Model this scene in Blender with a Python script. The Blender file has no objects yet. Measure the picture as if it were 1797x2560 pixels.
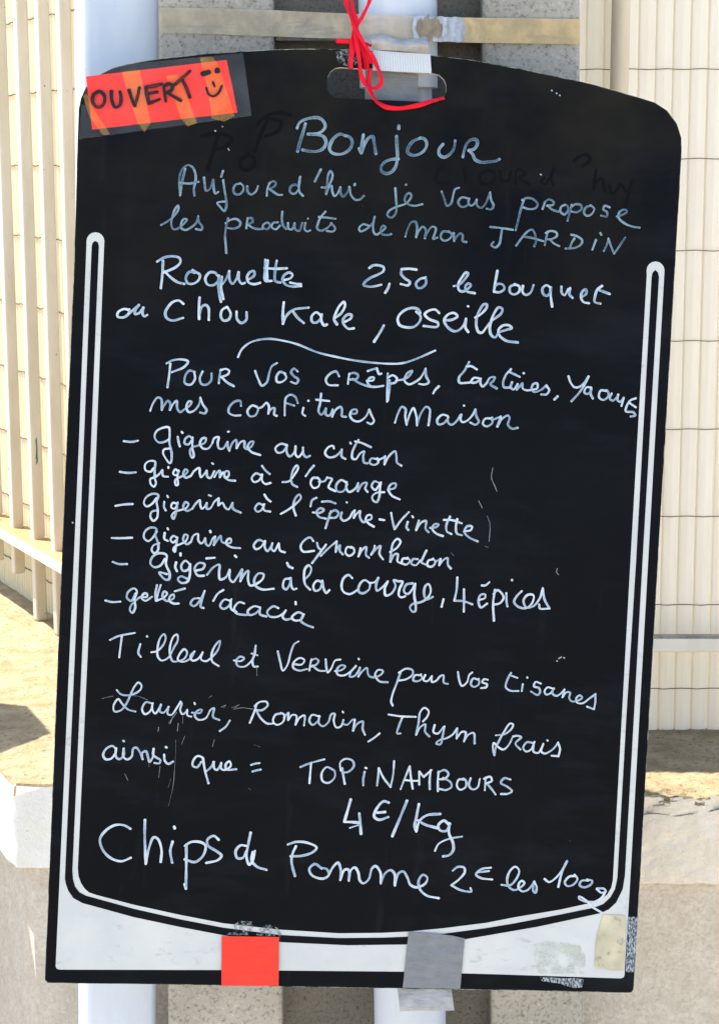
import bpy, bmesh, math, random
from mathutils import Vector, Matrix, Euler
from mathutils.geometry import tessellate_polygon

random.seed(7)
scene = bpy.context.scene
COL = scene.collection

# ------------------------------------------------------------------ camera
PITCH = math.atan(0.19)
cam_data = bpy.data.cameras.new('camera')
cam_data.sensor_fit = 'VERTICAL'
cam_data.sensor_height = 36.0
cam_data.lens = 36.0 * 4600.0 / 2560.0
cam_data.clip_start = 0.05
cam_data.clip_end = 500.0
cam = bpy.data.objects.new('camera', cam_data)
cam.location = (0.0, 0.0, 1.55)
cam.rotation_euler = (math.pi / 2 - PITCH, 0.0, 0.0)
COL.objects.link(cam)
scene.camera = cam

# ------------------------------------------------------------------ sky, sun, exposure
TO_SUN = Vector((-0.337, 0.161, 0.927)).normalized()
world = bpy.data.worlds.new('World')
scene.world = world
world.use_nodes = True
wn = world.node_tree.nodes
wl = world.node_tree.links
sky = wn.new('ShaderNodeTexSky')
sky.sky_type = 'NISHITA'
sky.sun_disc = False
sky.sun_elevation = math.asin(TO_SUN.z)
sky.sun_rotation = math.atan2(TO_SUN.x, TO_SUN.y)
sky.dust_density = 1.0
wl.new(sky.outputs[0], wn['Background'].inputs['Color'])
wn['Background'].inputs['Strength'].default_value = 0.13

sun_data = bpy.data.lights.new('sun', 'SUN')
sun_data.energy = 4.0
sun_data.angle = math.radians(0.5)
sun_data.color = (1.0, 0.92, 0.78)
sun = bpy.data.objects.new('sun', sun_data)
sun.rotation_euler = TO_SUN.to_track_quat('Z', 'Y').to_euler()
sun.location = (-2, 1, 5)
COL.objects.link(sun)

vs = scene.view_settings
vs.view_transform = 'Standard'
vs.look = 'None'
vs.gamma = 1.0
vs.use_curve_mapping = False
vs.exposure = 1.75
scene.cycles.max_bounces = 8
scene.cycles.transparent_max_bounces = 16

# ------------------------------------------------------------------ traced data (metres in the board's own plane; writing in 0.1 mm)
WRITING = {
    'bonjour': '37:-772,8617 -794,8520 -819,8427 -836,8340|37:-852,8570 -832,8621 -774,8660 -695,8681 -635,8679 -590,8644 -575,8598 -606,8550 -667,8521 -741,8517|37:-738,8515 -647,8515 -586,8499 -559,8447 -581,8387 -639,8354 -719,8349 -789,8359|37:-367,8517 -422,8534 -480,8495 -513,8437 -521,8379 -490,8343 -425,8334 -360,8356 -311,8408 -301,8468 -327,8509 -370,8523|37:-193,8540 -201,8447 -206,8357|37:-228,8402 -204,8361 -177,8448 -140,8510 -101,8529 -82,8466 -59,8359|37:154,8648 155,8618|37:136,8544 146,8439 155,8347 146,8254 109,8192 57,8169 9,8187 -2,8232 31,8281 90,8310 166,8321|37:372,8537 301,8500 257,8432 255,8392 301,8365 367,8377 425,8428 440,8488 416,8530 372,8541|37:602,8490 565,8435 571,8385 616,8361 668,8388 711,8450 721,8530|37:806,8375 818,8449 842,8514 887,8552 934,8548 943,8509 916,8461 859,8440|37:862,8445 901,8407 931,8355 992,8332 1072,8341 1138,8353 1171,8372',
    'aujourdhui': '26:-1977,7845 -1990,7943 -1988,8049 -1958,8117 -1913,8148 -1866,8128 -1837,8070 -1831,7991 -1844,7925 -1836,7852|26:-1938,8111 -1958,8011 -1971,7905 -1977,7845|26:-1985,7970 -1892,7968 -1800,7990|26:-1749,8035 -1739,7970 -1723,7905 -1691,7920 -1667,7980 -1658,8021 -1649,7935 -1629,7883 -1601,7901|26:-1564,8109 -1580,8051|26:-1559,8019 -1542,7928 -1520,7823 -1517,7750 -1535,7714 -1570,7747 -1608,7792 -1572,7804 -1526,7809|26:-1388,7995 -1434,7980 -1454,7932 -1437,7891 -1396,7886 -1358,7924 -1358,7970 -1388,7998|26:-1318,7973 -1312,7920 -1277,7893 -1232,7924 -1212,7978|26:-1121,7888 -1117,7963 -1096,8017|26:-1103,8011 -1064,8035 -1037,8021 -1048,7987 -1100,7958|26:-1098,7958 -1052,7927 -1005,7903 -971,7905|26:-809,8000 -850,8013 -892,7982 -890,7936 -852,7921 -814,7960 -798,8093|26:-800,8086 -808,8006 -797,7941 -762,7906|26:-598,8176 -622,8122 -652,8054|26:-582,7999 -529,8005 -492,8063 -479,8130 -501,8166 -522,8128 -528,8048 -533,7935|26:-533,7935 -507,8009 -484,8021 -474,7965 -449,7920 -420,7948 -396,8012|26:-396,8012 -389,7949 -363,7922 -327,7959 -310,8013|26:-307,8020 -286,7941 -244,7897 -197,7900 -159,7938|26:-251,8052 -257,8038|25:150,8032 161,7939 173,7834 163,7774 125,7738 86,7756 95,7796 140,7832 212,7862 258,7881 296,7920 314,7967 293,7990 260,7965 252,7911 285,7880 346,7867 428,7887|25:251,8069 258,8072|25:612,8023 643,7952 673,7884 712,7909 728,7983 745,8050 784,8069|25:870,7970 816,7974 784,7933 800,7891 847,7883 892,7925 872,7971|25:890,7967 885,7927 910,7897 946,7921 967,7962|25:964,7958 974,7903 1015,7882 1053,7920 1097,8040|25:1094,8035 1111,7963 1137,7911 1116,7873 1069,7877|25:1436,7981 1411,7887 1390,7779 1371,7678|25:1417,7980 1459,8002 1519,7999 1576,7952 1558,7908 1491,7895 1437,7908|25:1628,7902 1649,7972|25:1642,7969 1687,8001 1736,7977 1730,7950 1671,7938|25:1677,7938 1726,7901 1788,7885|25:1851,7956 1812,7934 1808,7888 1850,7860 1881,7898 1879,7941 1851,7959|25:1918,7960 1902,7893 1884,7798|25:1907,7930 1952,7966 2008,7962 2017,7923 1969,7889 1915,7893|25:2107,7963 2061,7941 2043,7891 2072,7859 2118,7875 2145,7932 2107,7966|25:2299,7954 2248,7968 2237,7930 2274,7906 2274,7863 2217,7869|25:2375,7868 2428,7887 2476,7923 2448,7941 2399,7912 2393,7859 2453,7806 2535,7777 2610,7769',
    'produits': '25:-2152,7545 -2094,7581 -2030,7637 -1987,7712 -1991,7745 -2020,7710 -2043,7636 -2052,7557 -2031,7511 -1985,7518 -1934,7563 -1900,7611 -1929,7616 -1954,7575 -1952,7526 -1911,7508 -1853,7538 -1808,7583 -1789,7652|25:-1789,7650 -1780,7597 -1744,7546 -1752,7519 -1806,7523|25:-1492,7646 -1508,7572 -1514,7466 -1503,7373 -1495,7301|25:-1516,7595 -1471,7630 -1412,7643 -1370,7612 -1379,7572 -1434,7547 -1494,7550|25:-1308,7556 -1304,7616 -1299,7658|25:-1299,7653 -1260,7661 -1249,7625 -1297,7596|25:-1294,7596 -1248,7566 -1195,7555 -1142,7561|25:-1144,7561 -1143,7598 -1098,7625 -1074,7595 -1101,7558 -1145,7569|25:-998,7632 -1045,7623 -1056,7580 -1015,7562 -977,7600|25:-959,7740 -960,7667 -944,7602 -913,7570|25:-898,7631 -889,7575 -855,7571 -832,7634|25:-832,7631 -822,7572 -782,7561 -756,7638|25:-725,7640 -729,7577 -701,7557 -675,7569|25:-703,7683 -701,7685|25:-531,7763 -575,7707 -599,7646 -605,7590 -569,7572 -503,7605 -465,7649|25:-595,7706 -515,7704 -428,7697|25:-472,7653 -427,7602 -446,7571 -508,7572|25:-98,7647 -152,7657 -190,7615 -176,7587 -130,7603 -85,7641 -47,7689 -41,7740|25:-41,7736 -52,7649 -41,7581 -14,7562 31,7594 72,7636 49,7655 26,7620 39,7572 93,7564 133,7575|25:274,7557 291,7627 327,7703 367,7709 386,7659 382,7556|25:381,7559 405,7620 443,7665 474,7637 469,7550|25:469,7550 499,7625 537,7670 574,7656 561,7589 553,7551 592,7564|25:700,7629 646,7626 626,7572 657,7538 710,7554 737,7604 699,7633|25:754,7619 762,7539|25:762,7537 789,7587 821,7618 844,7603 848,7544 886,7535|25:1115,7698 1220,7693 1344,7681|25:1234,7684 1227,7611 1215,7534 1177,7497 1135,7519 1156,7551|25:1384,7526 1433,7601 1490,7671 1536,7693 1568,7642 1579,7576 1565,7528|25:1453,7620 1534,7611 1654,7584|25:1669,7545 1681,7621 1691,7682|25:1672,7667 1725,7690 1782,7673 1784,7640 1722,7607 1689,7606|25:1716,7607 1758,7569 1816,7544|25:1964,7629 1939,7585 1922,7527|25:1928,7663 1989,7651 2041,7613 2030,7570 1969,7534 1879,7523|25:2180,7625 2149,7526|25:2219,7696 2231,7677|25:2264,7518 2290,7580 2302,7647|25:2303,7640 2338,7562 2369,7497|25:2369,7497 2412,7566 2470,7663',
    'roquette': '29:-2118,7193 -2117,7107 -2120,7014 -2127,6921|29:-2176,7181 -2109,7224 -2030,7242 -1956,7228 -1945,7189 -1983,7141 -2063,7097 -2109,7078|29:-2096,7088 -2034,7032 -1965,6989 -1896,6975|29:-1797,7091 -1850,7097 -1884,7040 -1865,6985 -1812,6981 -1760,7017 -1747,7073 -1788,7098 -1822,7116|29:-1570,7072 -1598,7101 -1651,7101 -1691,7043 -1668,6982 -1612,6977 -1567,7016 -1554,7073|29:-1557,7076 -1559,6977 -1548,6897 -1525,6816|29:-1527,7065 -1531,6952 -1503,6844|29:-1519,6992 -1488,7040 -1456,7126|29:-1459,7121 -1448,7033 -1420,7001 -1382,7052 -1364,7120|29:-1365,7120 -1355,7038 -1327,7006 -1298,7017|29:-1262,7052 -1208,7095 -1213,7137 -1252,7125 -1279,7071 -1261,7023 -1207,7008 -1145,7025|29:-1105,7255 -1104,7160 -1095,7051 -1033,7050|29:-991,7252 -1003,7152 -995,7050 -945,7038|29:-1108,7173 -1001,7172 -888,7182|29:-1081,7251 -1083,7161 -1078,7061|29:-909,7064 -847,7087 -829,7121 -859,7142 -907,7117 -925,7069 -894,7022 -833,7005 -737,7014|29:-848,7043 -787,7033 -740,7032|29:-69,7227 -36,7253 17,7260 74,7241 73,7205 21,7168 -44,7135 -102,7090 -117,7058 -66,7043 -13,7048 57,7068|29:140,7082 128,7038 101,6989|29:403,7236 326,7241 253,7233|29:253,7231 252,7184 291,7143 342,7109 328,7077 251,7086|29:491,7159 445,7147 404,7098 423,7057 463,7059 503,7104 497,7166|29:782,7092 835,7108 886,7164 919,7225 896,7233 858,7182 826,7114 838,7054 879,7044 931,7079 952,7114 922,7125 897,7091 912,7049 996,7032|29:1210,7267 1198,7173 1185,7059|29:1185,7058 1241,7055 1289,7091 1274,7130 1224,7137 1191,7113|29:1392,7139 1346,7114 1349,7058 1390,7040 1438,7072 1436,7123 1388,7142|29:1473,7131 1472,7071 1505,7042 1551,7064 1579,7142|29:1749,7128 1708,7149 1669,7111 1686,7055 1720,7044 1754,7088 1756,7131|29:1749,7128 1757,7042 1777,6938|29:1859,7143 1867,7078 1895,7059 1928,7120|29:1947,7132 1944,7069 1977,7036|29:2067,7048 2112,7087 2106,7127 2074,7108 2060,7051 2087,7002 2144,6991|29:2267,7171 2221,7132 2202,7065 2201,7008 2260,6993|29:2242,7127 2348,7094',
    'chou': '30:-2431,6689 -2485,6696 -2541,6658 -2541,6618 -2481,6614 -2436,6652 -2429,6695|30:-2436,6650 -2385,6698 -2336,6744|30:-2336,6744 -2371,6693 -2370,6653 -2334,6662 -2290,6720|30:-2293,6720 -2297,6657 -2276,6634 -2251,6649|30:-1896,6777 -1944,6808 -2003,6790 -2047,6739 -2072,6684 -2059,6632 -2002,6607 -1894,6638|30:-1739,6848 -1742,6755 -1734,6635|30:-1735,6668 -1715,6756 -1676,6778 -1648,6753 -1638,6631|30:-1462,6769 -1508,6740 -1521,6673 -1490,6632 -1441,6647 -1424,6704 -1456,6763|30:-1367,6727 -1357,6652 -1315,6617 -1267,6650 -1267,6726|30:-902,6844 -906,6758 -901,6629|30:-900,6631 -873,6706 -803,6774 -654,6804|30:-812,6765 -759,6699 -694,6649|30:-533,6737 -575,6761 -618,6719 -610,6664 -570,6659 -525,6704 -518,6744|30:-526,6731 -517,6671 -488,6635 -462,6646|30:-385,6715 -325,6768 -292,6843 -303,6879 -344,6840 -377,6771 -394,6701 -362,6651|30:-283,6683 -228,6719 -223,6753 -266,6753 -306,6695 -288,6647 -246,6614 -193,6622|30:104,6665 70,6594 15,6498|30:462,6808 440,6843 373,6853 294,6819 241,6750 258,6681 329,6658 409,6669 462,6728 466,6775 421,6819|30:650,6817 608,6849 541,6832 507,6797 552,6752 644,6717 639,6681 502,6680|30:707,6747 781,6757 835,6794 797,6825 738,6805 704,6747 744,6679 813,6643 866,6665 904,6717 921,6774|30:921,6771 919,6688 951,6643|30:934,6899 937,6898|30:1013,6790 1065,6826 1118,6888 1123,6926 1093,6927 1056,6872 1030,6804 1028,6710 1054,6648 1088,6644 1132,6702 1176,6762 1221,6800 1269,6843 1280,6890 1243,6904 1205,6853 1176,6771 1164,6690 1184,6622 1225,6604 1256,6652 1329,6683 1384,6705 1356,6729 1299,6727 1252,6679 1264,6626 1334,6576 1452,6564',
    'swoosh': '22:-1332,6276 -1298,6355 -1221,6425 -1116,6463 -1010,6474 -889,6462 -754,6436 -550,6366 -360,6329 -117,6297 179,6287 312,6300 444,6349 631,6442',
    'crepes': '26:-2000,6179 -2006,6066 -2018,5942|26:-2038,6179 -1973,6214 -1880,6225 -1826,6208 -1861,6153 -1981,6094|26:-1754,6105 -1808,6118 -1848,6060 -1845,5991 -1789,5980 -1749,6038 -1761,6111|26:-1677,6116 -1701,6048 -1683,5992 -1629,5988 -1588,6033 -1587,6100|26:-1510,6008 -1506,6077 -1496,6145|26:-1502,6135 -1449,6154 -1413,6136 -1424,6102 -1492,6069|26:-1486,6072 -1430,6021 -1359,5985|26:-1155,6148 -1118,6063 -1081,6005 -1034,6041 -1012,6142 -990,6204 -942,6237|26:-853,6137 -908,6150 -941,6099 -930,6050 -883,6053 -842,6097 -867,6143|26:-731,6163 -769,6191 -797,6153 -765,6115 -721,6083 -739,6044 -792,6057|26:-316,6135 -348,6183 -401,6163 -447,6098 -422,6049 -325,6046|26:-224,6066 -222,6122 -213,6169|26:-220,6160 -167,6179 -127,6154 -141,6120 -204,6110|26:-181,6118 -115,6081 -33,6055 48,6049 130,6064|26:-38,6105 27,6115 32,6142 -10,6136 -31,6092 -6,6057|26:-34,6203 12,6221 55,6236|26:55,6236 82,6178 104,6185|26:168,6189 172,6055 175,5908|26:189,6123 191,6029 183,5921|26:171,6146 216,6174 261,6146 249,6106 194,6087|26:259,6126 319,6136 380,6173 411,6228 363,6201 337,6130 382,6092 448,6120 499,6165 544,6257|26:542,6254 552,6181 582,6122 543,6098 486,6101|26:685,6087 647,6045 633,6014|26:975,6344 932,6254 882,6185 889,6135 988,6139|26:950,6298 997,6304 1057,6274|26:1080,6188 1030,6188 1006,6144 1053,6144 1101,6185|26:1098,6185 1101,6133 1122,6107 1161,6142 1192,6198 1241,6205 1227,6168 1199,6134 1267,6094|26:1398,6294 1351,6235 1326,6151 1338,6111 1395,6110|26:1384,6266 1490,6222|26:1416,6165 1405,6114 1433,6092 1473,6150|26:1471,6147 1467,6093|26:1467,6093 1499,6132 1520,6159 1527,6107 1564,6091 1615,6098 1671,6117 1669,6164 1632,6158 1615,6107 1643,6079 1703,6098 1764,6151|26:1761,6148 1793,6103 1769,6061 1716,6057|26:1525,6261 1530,6259|26:1882,6047 1850,6012|26:1979,6253 2002,6194 2045,6146 2092,6151 2140,6194 2181,6263|26:2181,6261 2139,6165 2089,6084 2023,6004|26:2214,6151 2167,6151 2147,6098 2184,6086 2218,6128|26:2214,6147 2211,6087 2237,6042|26:2371,6125 2311,6125 2298,6058 2343,6033 2391,6072 2388,6112 2371,6132|26:2423,6101 2407,6050 2438,6031 2473,6063 2491,6097|26:2488,6093 2485,6041 2513,6022 2547,6067|26:2545,6060 2529,5982|26:2669,6066 2613,6040 2583,5987 2576,5931 2654,5924 2672,5894 2627,5881|26:2608,6016 2674,5976',
    'confitures': '25:-2179,5700 -2153,5778 -2109,5836 -2075,5822 -2064,5713|25:-2064,5715 -2033,5777 -2008,5808 -1984,5786 -1984,5717|25:-1984,5717 -1953,5781 -1921,5812 -1911,5736 -1883,5702 -1831,5738 -1790,5769 -1772,5810 -1801,5811 -1821,5754 -1797,5706 -1744,5722 -1697,5787 -1688,5857|25:-1688,5854 -1660,5789 -1619,5731 -1636,5701 -1683,5708|25:-1279,5792 -1288,5841 -1341,5834 -1395,5775 -1399,5722 -1348,5695 -1281,5699|25:-1118,5789 -1166,5803 -1213,5744 -1188,5696 -1134,5705 -1108,5770 -1125,5796|25:-1111,5776 -1071,5792 -1027,5837 -1001,5802 -1004,5728|25:-1004,5728 -975,5780 -944,5787 -945,5724 -918,5711|25:-840,5720 -843,5830 -835,5897 -790,5929 -742,5908 -716,5849|25:-833,5844 -749,5822|25:-657,5805 -663,5745 -635,5725|25:-612,5879 -609,5875|25:-487,5955 -492,5861 -504,5777 -473,5745 -433,5810|25:-533,5892 -403,5885|25:-433,5810 -430,5750 -398,5738 -364,5800|25:-364,5803 -366,5730|25:-366,5730 -334,5801 -286,5833 -271,5805 -268,5742 -228,5736|25:-190,5769 -124,5779 -126,5812 -169,5806 -189,5755 -157,5707 -96,5697 -31,5747 1,5821|25:-1,5818 29,5759 54,5707 26,5676 -11,5690|25:264,5701 289,5793 326,5864 363,5843 364,5769 382,5687|25:382,5690 410,5799 441,5856 475,5775 486,5685|25:486,5688 512,5790 568,5876 605,5855 608,5781 601,5691|25:787,5797 733,5804 686,5752 698,5709 751,5719 798,5780|25:790,5791 798,5728 832,5709 884,5752 924,5817 920,5763 939,5741 985,5757 1036,5816 1063,5874|25:1063,5871 1077,5805 1103,5752 1071,5721 1017,5741|25:944,5906 949,5906|25:1219,5792 1166,5785 1145,5734 1183,5710 1238,5745 1235,5802|25:1234,5776 1287,5799 1322,5817|25:1322,5810 1291,5712|25:1291,5712 1334,5791 1393,5830 1410,5808 1398,5737 1440,5700 1497,5711',
    'citron': '25:-2428,5384 -2348,5381 -2287,5396|25:-1982,5423 -2015,5401 -2081,5389 -2123,5436 -2109,5497 -2048,5536 -1988,5543 -1976,5483 -1974,5390 -1947,5284 -1951,5197 -1963,5187 -1996,5221 -2033,5287 -2025,5320 -1969,5334|25:-1894,5454 -1881,5394 -1869,5359|25:-1857,5505 -1848,5494|25:-1749,5438 -1777,5466 -1816,5440 -1823,5391 -1787,5383 -1749,5428|25:-1747,5455 -1743,5348 -1726,5268 -1741,5251 -1766,5306 -1756,5347 -1680,5380 -1621,5410 -1614,5454 -1649,5449 -1671,5398 -1638,5350 -1585,5353 -1547,5408|25:-1547,5408 -1529,5459 -1487,5470 -1494,5413 -1478,5358 -1438,5360 -1398,5428|25:-1398,5425 -1391,5378 -1376,5345|25:-1375,5339 -1347,5421 -1312,5452 -1302,5369|25:-1302,5369 -1267,5431 -1232,5442 -1222,5377 -1197,5365 -1152,5401 -1138,5444 -1167,5439 -1194,5388 -1156,5340 -1065,5312|25:-1398,5529 -1388,5531|25:-811,5427 -865,5434 -917,5388 -895,5346 -841,5356 -801,5421|25:-804,5427 -801,5351 -772,5312 -727,5354 -717,5418|25:-717,5418 -713,5335 -685,5310 -647,5358 -640,5408|25:-643,5408 -632,5339 -604,5313 -569,5329|25:-333,5414 -343,5439 -389,5424 -419,5366 -385,5325 -318,5335 -267,5384 -252,5408|25:-254,5408 -251,5338 -213,5314|25:-173,5481 -166,5470|25:-91,5512 -122,5454 -148,5379 -142,5323 -109,5318 -71,5374 -29,5401 -36,5351 -24,5288 10,5282|25:-124,5495 -63,5484 36,5445|25:93,5330 46,5331 32,5287 76,5269 117,5295 106,5338|25:113,5318 179,5352|25:183,5362 180,5278|25:180,5278 219,5361 280,5416 296,5367 305,5304 351,5274',
    'orange': '25:-2455,5076 -2374,5070 -2295,5079|25:-2120,5128 -2148,5093 -2198,5104 -2207,5157 -2173,5195 -2110,5196 -2109,5115 -2102,5022 -2090,4982 -2108,4945 -2139,4966 -2148,5019 -2112,5037 -2067,5068 -2033,5115|25:-2033,5112 -2022,5056 -1973,5051|25:-1974,5149 -1973,5138|25:-1875,5111 -1903,5128 -1923,5084 -1893,5069 -1866,5110|25:-1873,5120 -1879,5046 -1872,4976 -1889,4969 -1900,5018 -1865,5047 -1813,5073 -1779,5118 -1802,5133 -1823,5089 -1799,5050 -1746,5070|25:-1746,5070 -1715,5121 -1667,5153 -1658,5097 -1645,5061 -1613,5096 -1591,5131|25:-1591,5127 -1579,5067 -1551,5059 -1514,5128|25:-1512,5070 -1485,5119 -1461,5136 -1457,5070|25:-1457,5070 -1427,5122 -1415,5095 -1400,5066 -1372,5088 -1371,5131 -1401,5132 -1415,5082 -1370,5048 -1303,5043|25:-1541,5207 -1530,5200|25:-1051,5113 -1099,5127 -1139,5075 -1115,5040 -1069,5056 -1035,5116|25:-1038,5120 -1035,5057 -1000,5025 -948,5039|25:-1042,5205 -1007,5162 -962,5127|25:-830,5052 -767,5064 -708,5143 -680,5205 -694,5227 -728,5182 -745,5101 -732,5038 -681,5011|25:-524,5233 -558,5191 -601,5123|25:-482,5111 -529,5108 -549,5057 -517,5009 -471,5025 -458,5088 -482,5114|25:-467,5075 -413,5081 -385,5122|25:-388,5119 -338,5108 -358,5060 -367,5023 -298,4987|25:-191,5078 -246,5101 -293,5043 -277,4987 -220,4990 -181,5061|25:-189,5085 -188,5018 -160,4986 -101,5022 -74,5080|25:-76,5073 -73,4997|25:-73,4997 -29,5076 13,5087 0,5027 25,4995|25:141,5088 90,5104 63,5053 101,5019 142,5077|25:154,5098 148,5034 145,4956 121,4898 84,4913 75,4953 116,4991 193,5001|25:226,5026 298,5051 303,5092 260,5086 233,5034 266,4973 351,4935',
    'epine': '25:-2483,4734 -2394,4753 -2312,4761|25:-2077,4832 -2121,4772 -2173,4744 -2201,4775 -2180,4837 -2112,4874 -2062,4863 -2075,4795 -2060,4715 -2065,4634 -2100,4603 -2131,4644 -2120,4692 -2062,4711|25:-1999,4798 -1999,4745 -1981,4713|25:-1972,4860 -1964,4846|25:-1878,4788 -1914,4792 -1928,4748 -1892,4734 -1865,4785|25:-1865,4798 -1877,4697 -1901,4632 -1918,4661 -1890,4703 -1838,4723 -1778,4746 -1758,4790 -1788,4805 -1808,4754 -1771,4719 -1718,4742|25:-1718,4742 -1687,4793 -1646,4832 -1639,4782 -1622,4747 -1598,4764 -1576,4808|25:-1576,4805 -1571,4749 -1538,4756 -1501,4822 -1459,4861|25:-1459,4858 -1459,4788|25:-1459,4788 -1420,4816 -1391,4771 -1357,4753 -1319,4820|25:-1319,4818 -1310,4762 -1232,4726|25:-1558,4886 -1537,4879|25:-1010,4810 -1058,4826 -1092,4775 -1068,4744 -1028,4762 -1001,4822|25:-1008,4819 -1001,4763 -938,4751|25:-1005,4919 -973,4875 -940,4852|25:-832,4733 -767,4774 -687,4841 -639,4904 -656,4937 -695,4895 -710,4807 -681,4723|25:-483,4912 -525,4886 -539,4823|25:-426,4875 -356,4882 -290,4864|25:-511,4763 -438,4764 -403,4795 -440,4809 -475,4771 -450,4723 -379,4707|25:-331,4785 -354,4703 -378,4611|25:-344,4761 -292,4796 -254,4768 -281,4724 -342,4717|25:-223,4777 -230,4722 -199,4694 -144,4724 -116,4782 -94,4806|25:-94,4803 -100,4728|25:-100,4728 -62,4784 -40,4801 -40,4742 -3,4690 30,4705 78,4730 70,4764 34,4758 20,4714 51,4679 106,4649|25:-180,4882 -176,4879|25:158,4725 207,4720|25:272,4796 292,4707 315,4634|25:316,4634 373,4724 449,4813|25:443,4714 433,4659 453,4632|25:485,4773 495,4761|25:554,4733 531,4634|25:532,4637 576,4711 625,4732 626,4652 657,4620|25:670,4664 729,4674 755,4702 718,4706 691,4658 736,4610 804,4588|25:865,4788 833,4706 840,4638 888,4612|25:938,4767 929,4683 943,4620 992,4606|25:803,4751 884,4753 986,4725|25:1012,4644 1081,4663 1090,4698 1043,4698 1016,4640 1069,4586 1155,4551',
    'cynorrhodon': '25:-2506,4411 -2413,4414 -2303,4424|25:-2062,4498 -2093,4440 -2144,4397 -2186,4431 -2178,4492 -2123,4534 -2067,4524 -2073,4463 -2040,4371 -2044,4303 -2079,4279 -2103,4307 -2089,4355 -2031,4382|25:-1981,4488 -1981,4427 -1946,4408|25:-1956,4536 -1948,4523|25:-1856,4444 -1893,4461 -1920,4424 -1896,4395 -1855,4427|25:-1852,4447 -1862,4366 -1872,4302 -1889,4324 -1868,4359 -1809,4388 -1767,4415 -1750,4472 -1780,4480 -1793,4423 -1755,4384 -1716,4410|25:-1716,4410 -1692,4475 -1650,4493 -1643,4430 -1615,4399 -1589,4419 -1575,4453|25:-1575,4453 -1561,4391 -1534,4379 -1497,4457 -1475,4474|25:-1475,4474 -1487,4388|25:-1487,4388 -1456,4439 -1422,4484 -1408,4428 -1367,4411 -1318,4423 -1320,4459 -1349,4453 -1363,4410 -1312,4376 -1222,4370|25:-1530,4530 -1524,4514|25:-986,4445 -1041,4461 -1088,4402 -1063,4367 -1017,4390 -977,4455|25:-977,4452 -977,4392 -948,4352 -902,4431|25:-902,4436 -909,4381 -881,4356 -838,4436|25:-838,4435 -821,4365 -773,4349|25:-493,4476 -526,4510 -579,4484 -618,4418 -593,4367 -481,4378|25:-456,4460 -440,4413 -406,4392 -371,4434|25:-365,4447 -418,4367 -496,4253|25:-412,4331 -339,4411 -259,4485|25:-259,4483 -265,4377|25:-265,4377 -227,4446 -224,4390 -192,4356|25:-104,4427 -152,4430 -165,4372 -127,4344 -79,4383 -88,4423 -114,4436|25:-17,4427 -35,4342|25:-33,4345 4,4417 39,4439 41,4359 72,4335|25:124,4458 119,4420 92,4368|25:94,4364 139,4427 180,4459 175,4379 213,4325|25:279,4403 347,4448 380,4513 349,4539 308,4496 292,4414 289,4303|25:290,4306 323,4378 359,4386 360,4313 398,4293|25:460,4345 413,4341 406,4298 450,4284 484,4322 460,4355|25:562,4343 514,4340 500,4296 544,4281 589,4331|25:645,4434 615,4362 601,4314 641,4294|25:717,4350 670,4333 663,4283 707,4275 741,4320 716,4358|25:738,4324 791,4354|25:791,4357 781,4292|25:781,4292 825,4351 861,4369 868,4303 900,4264',
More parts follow.
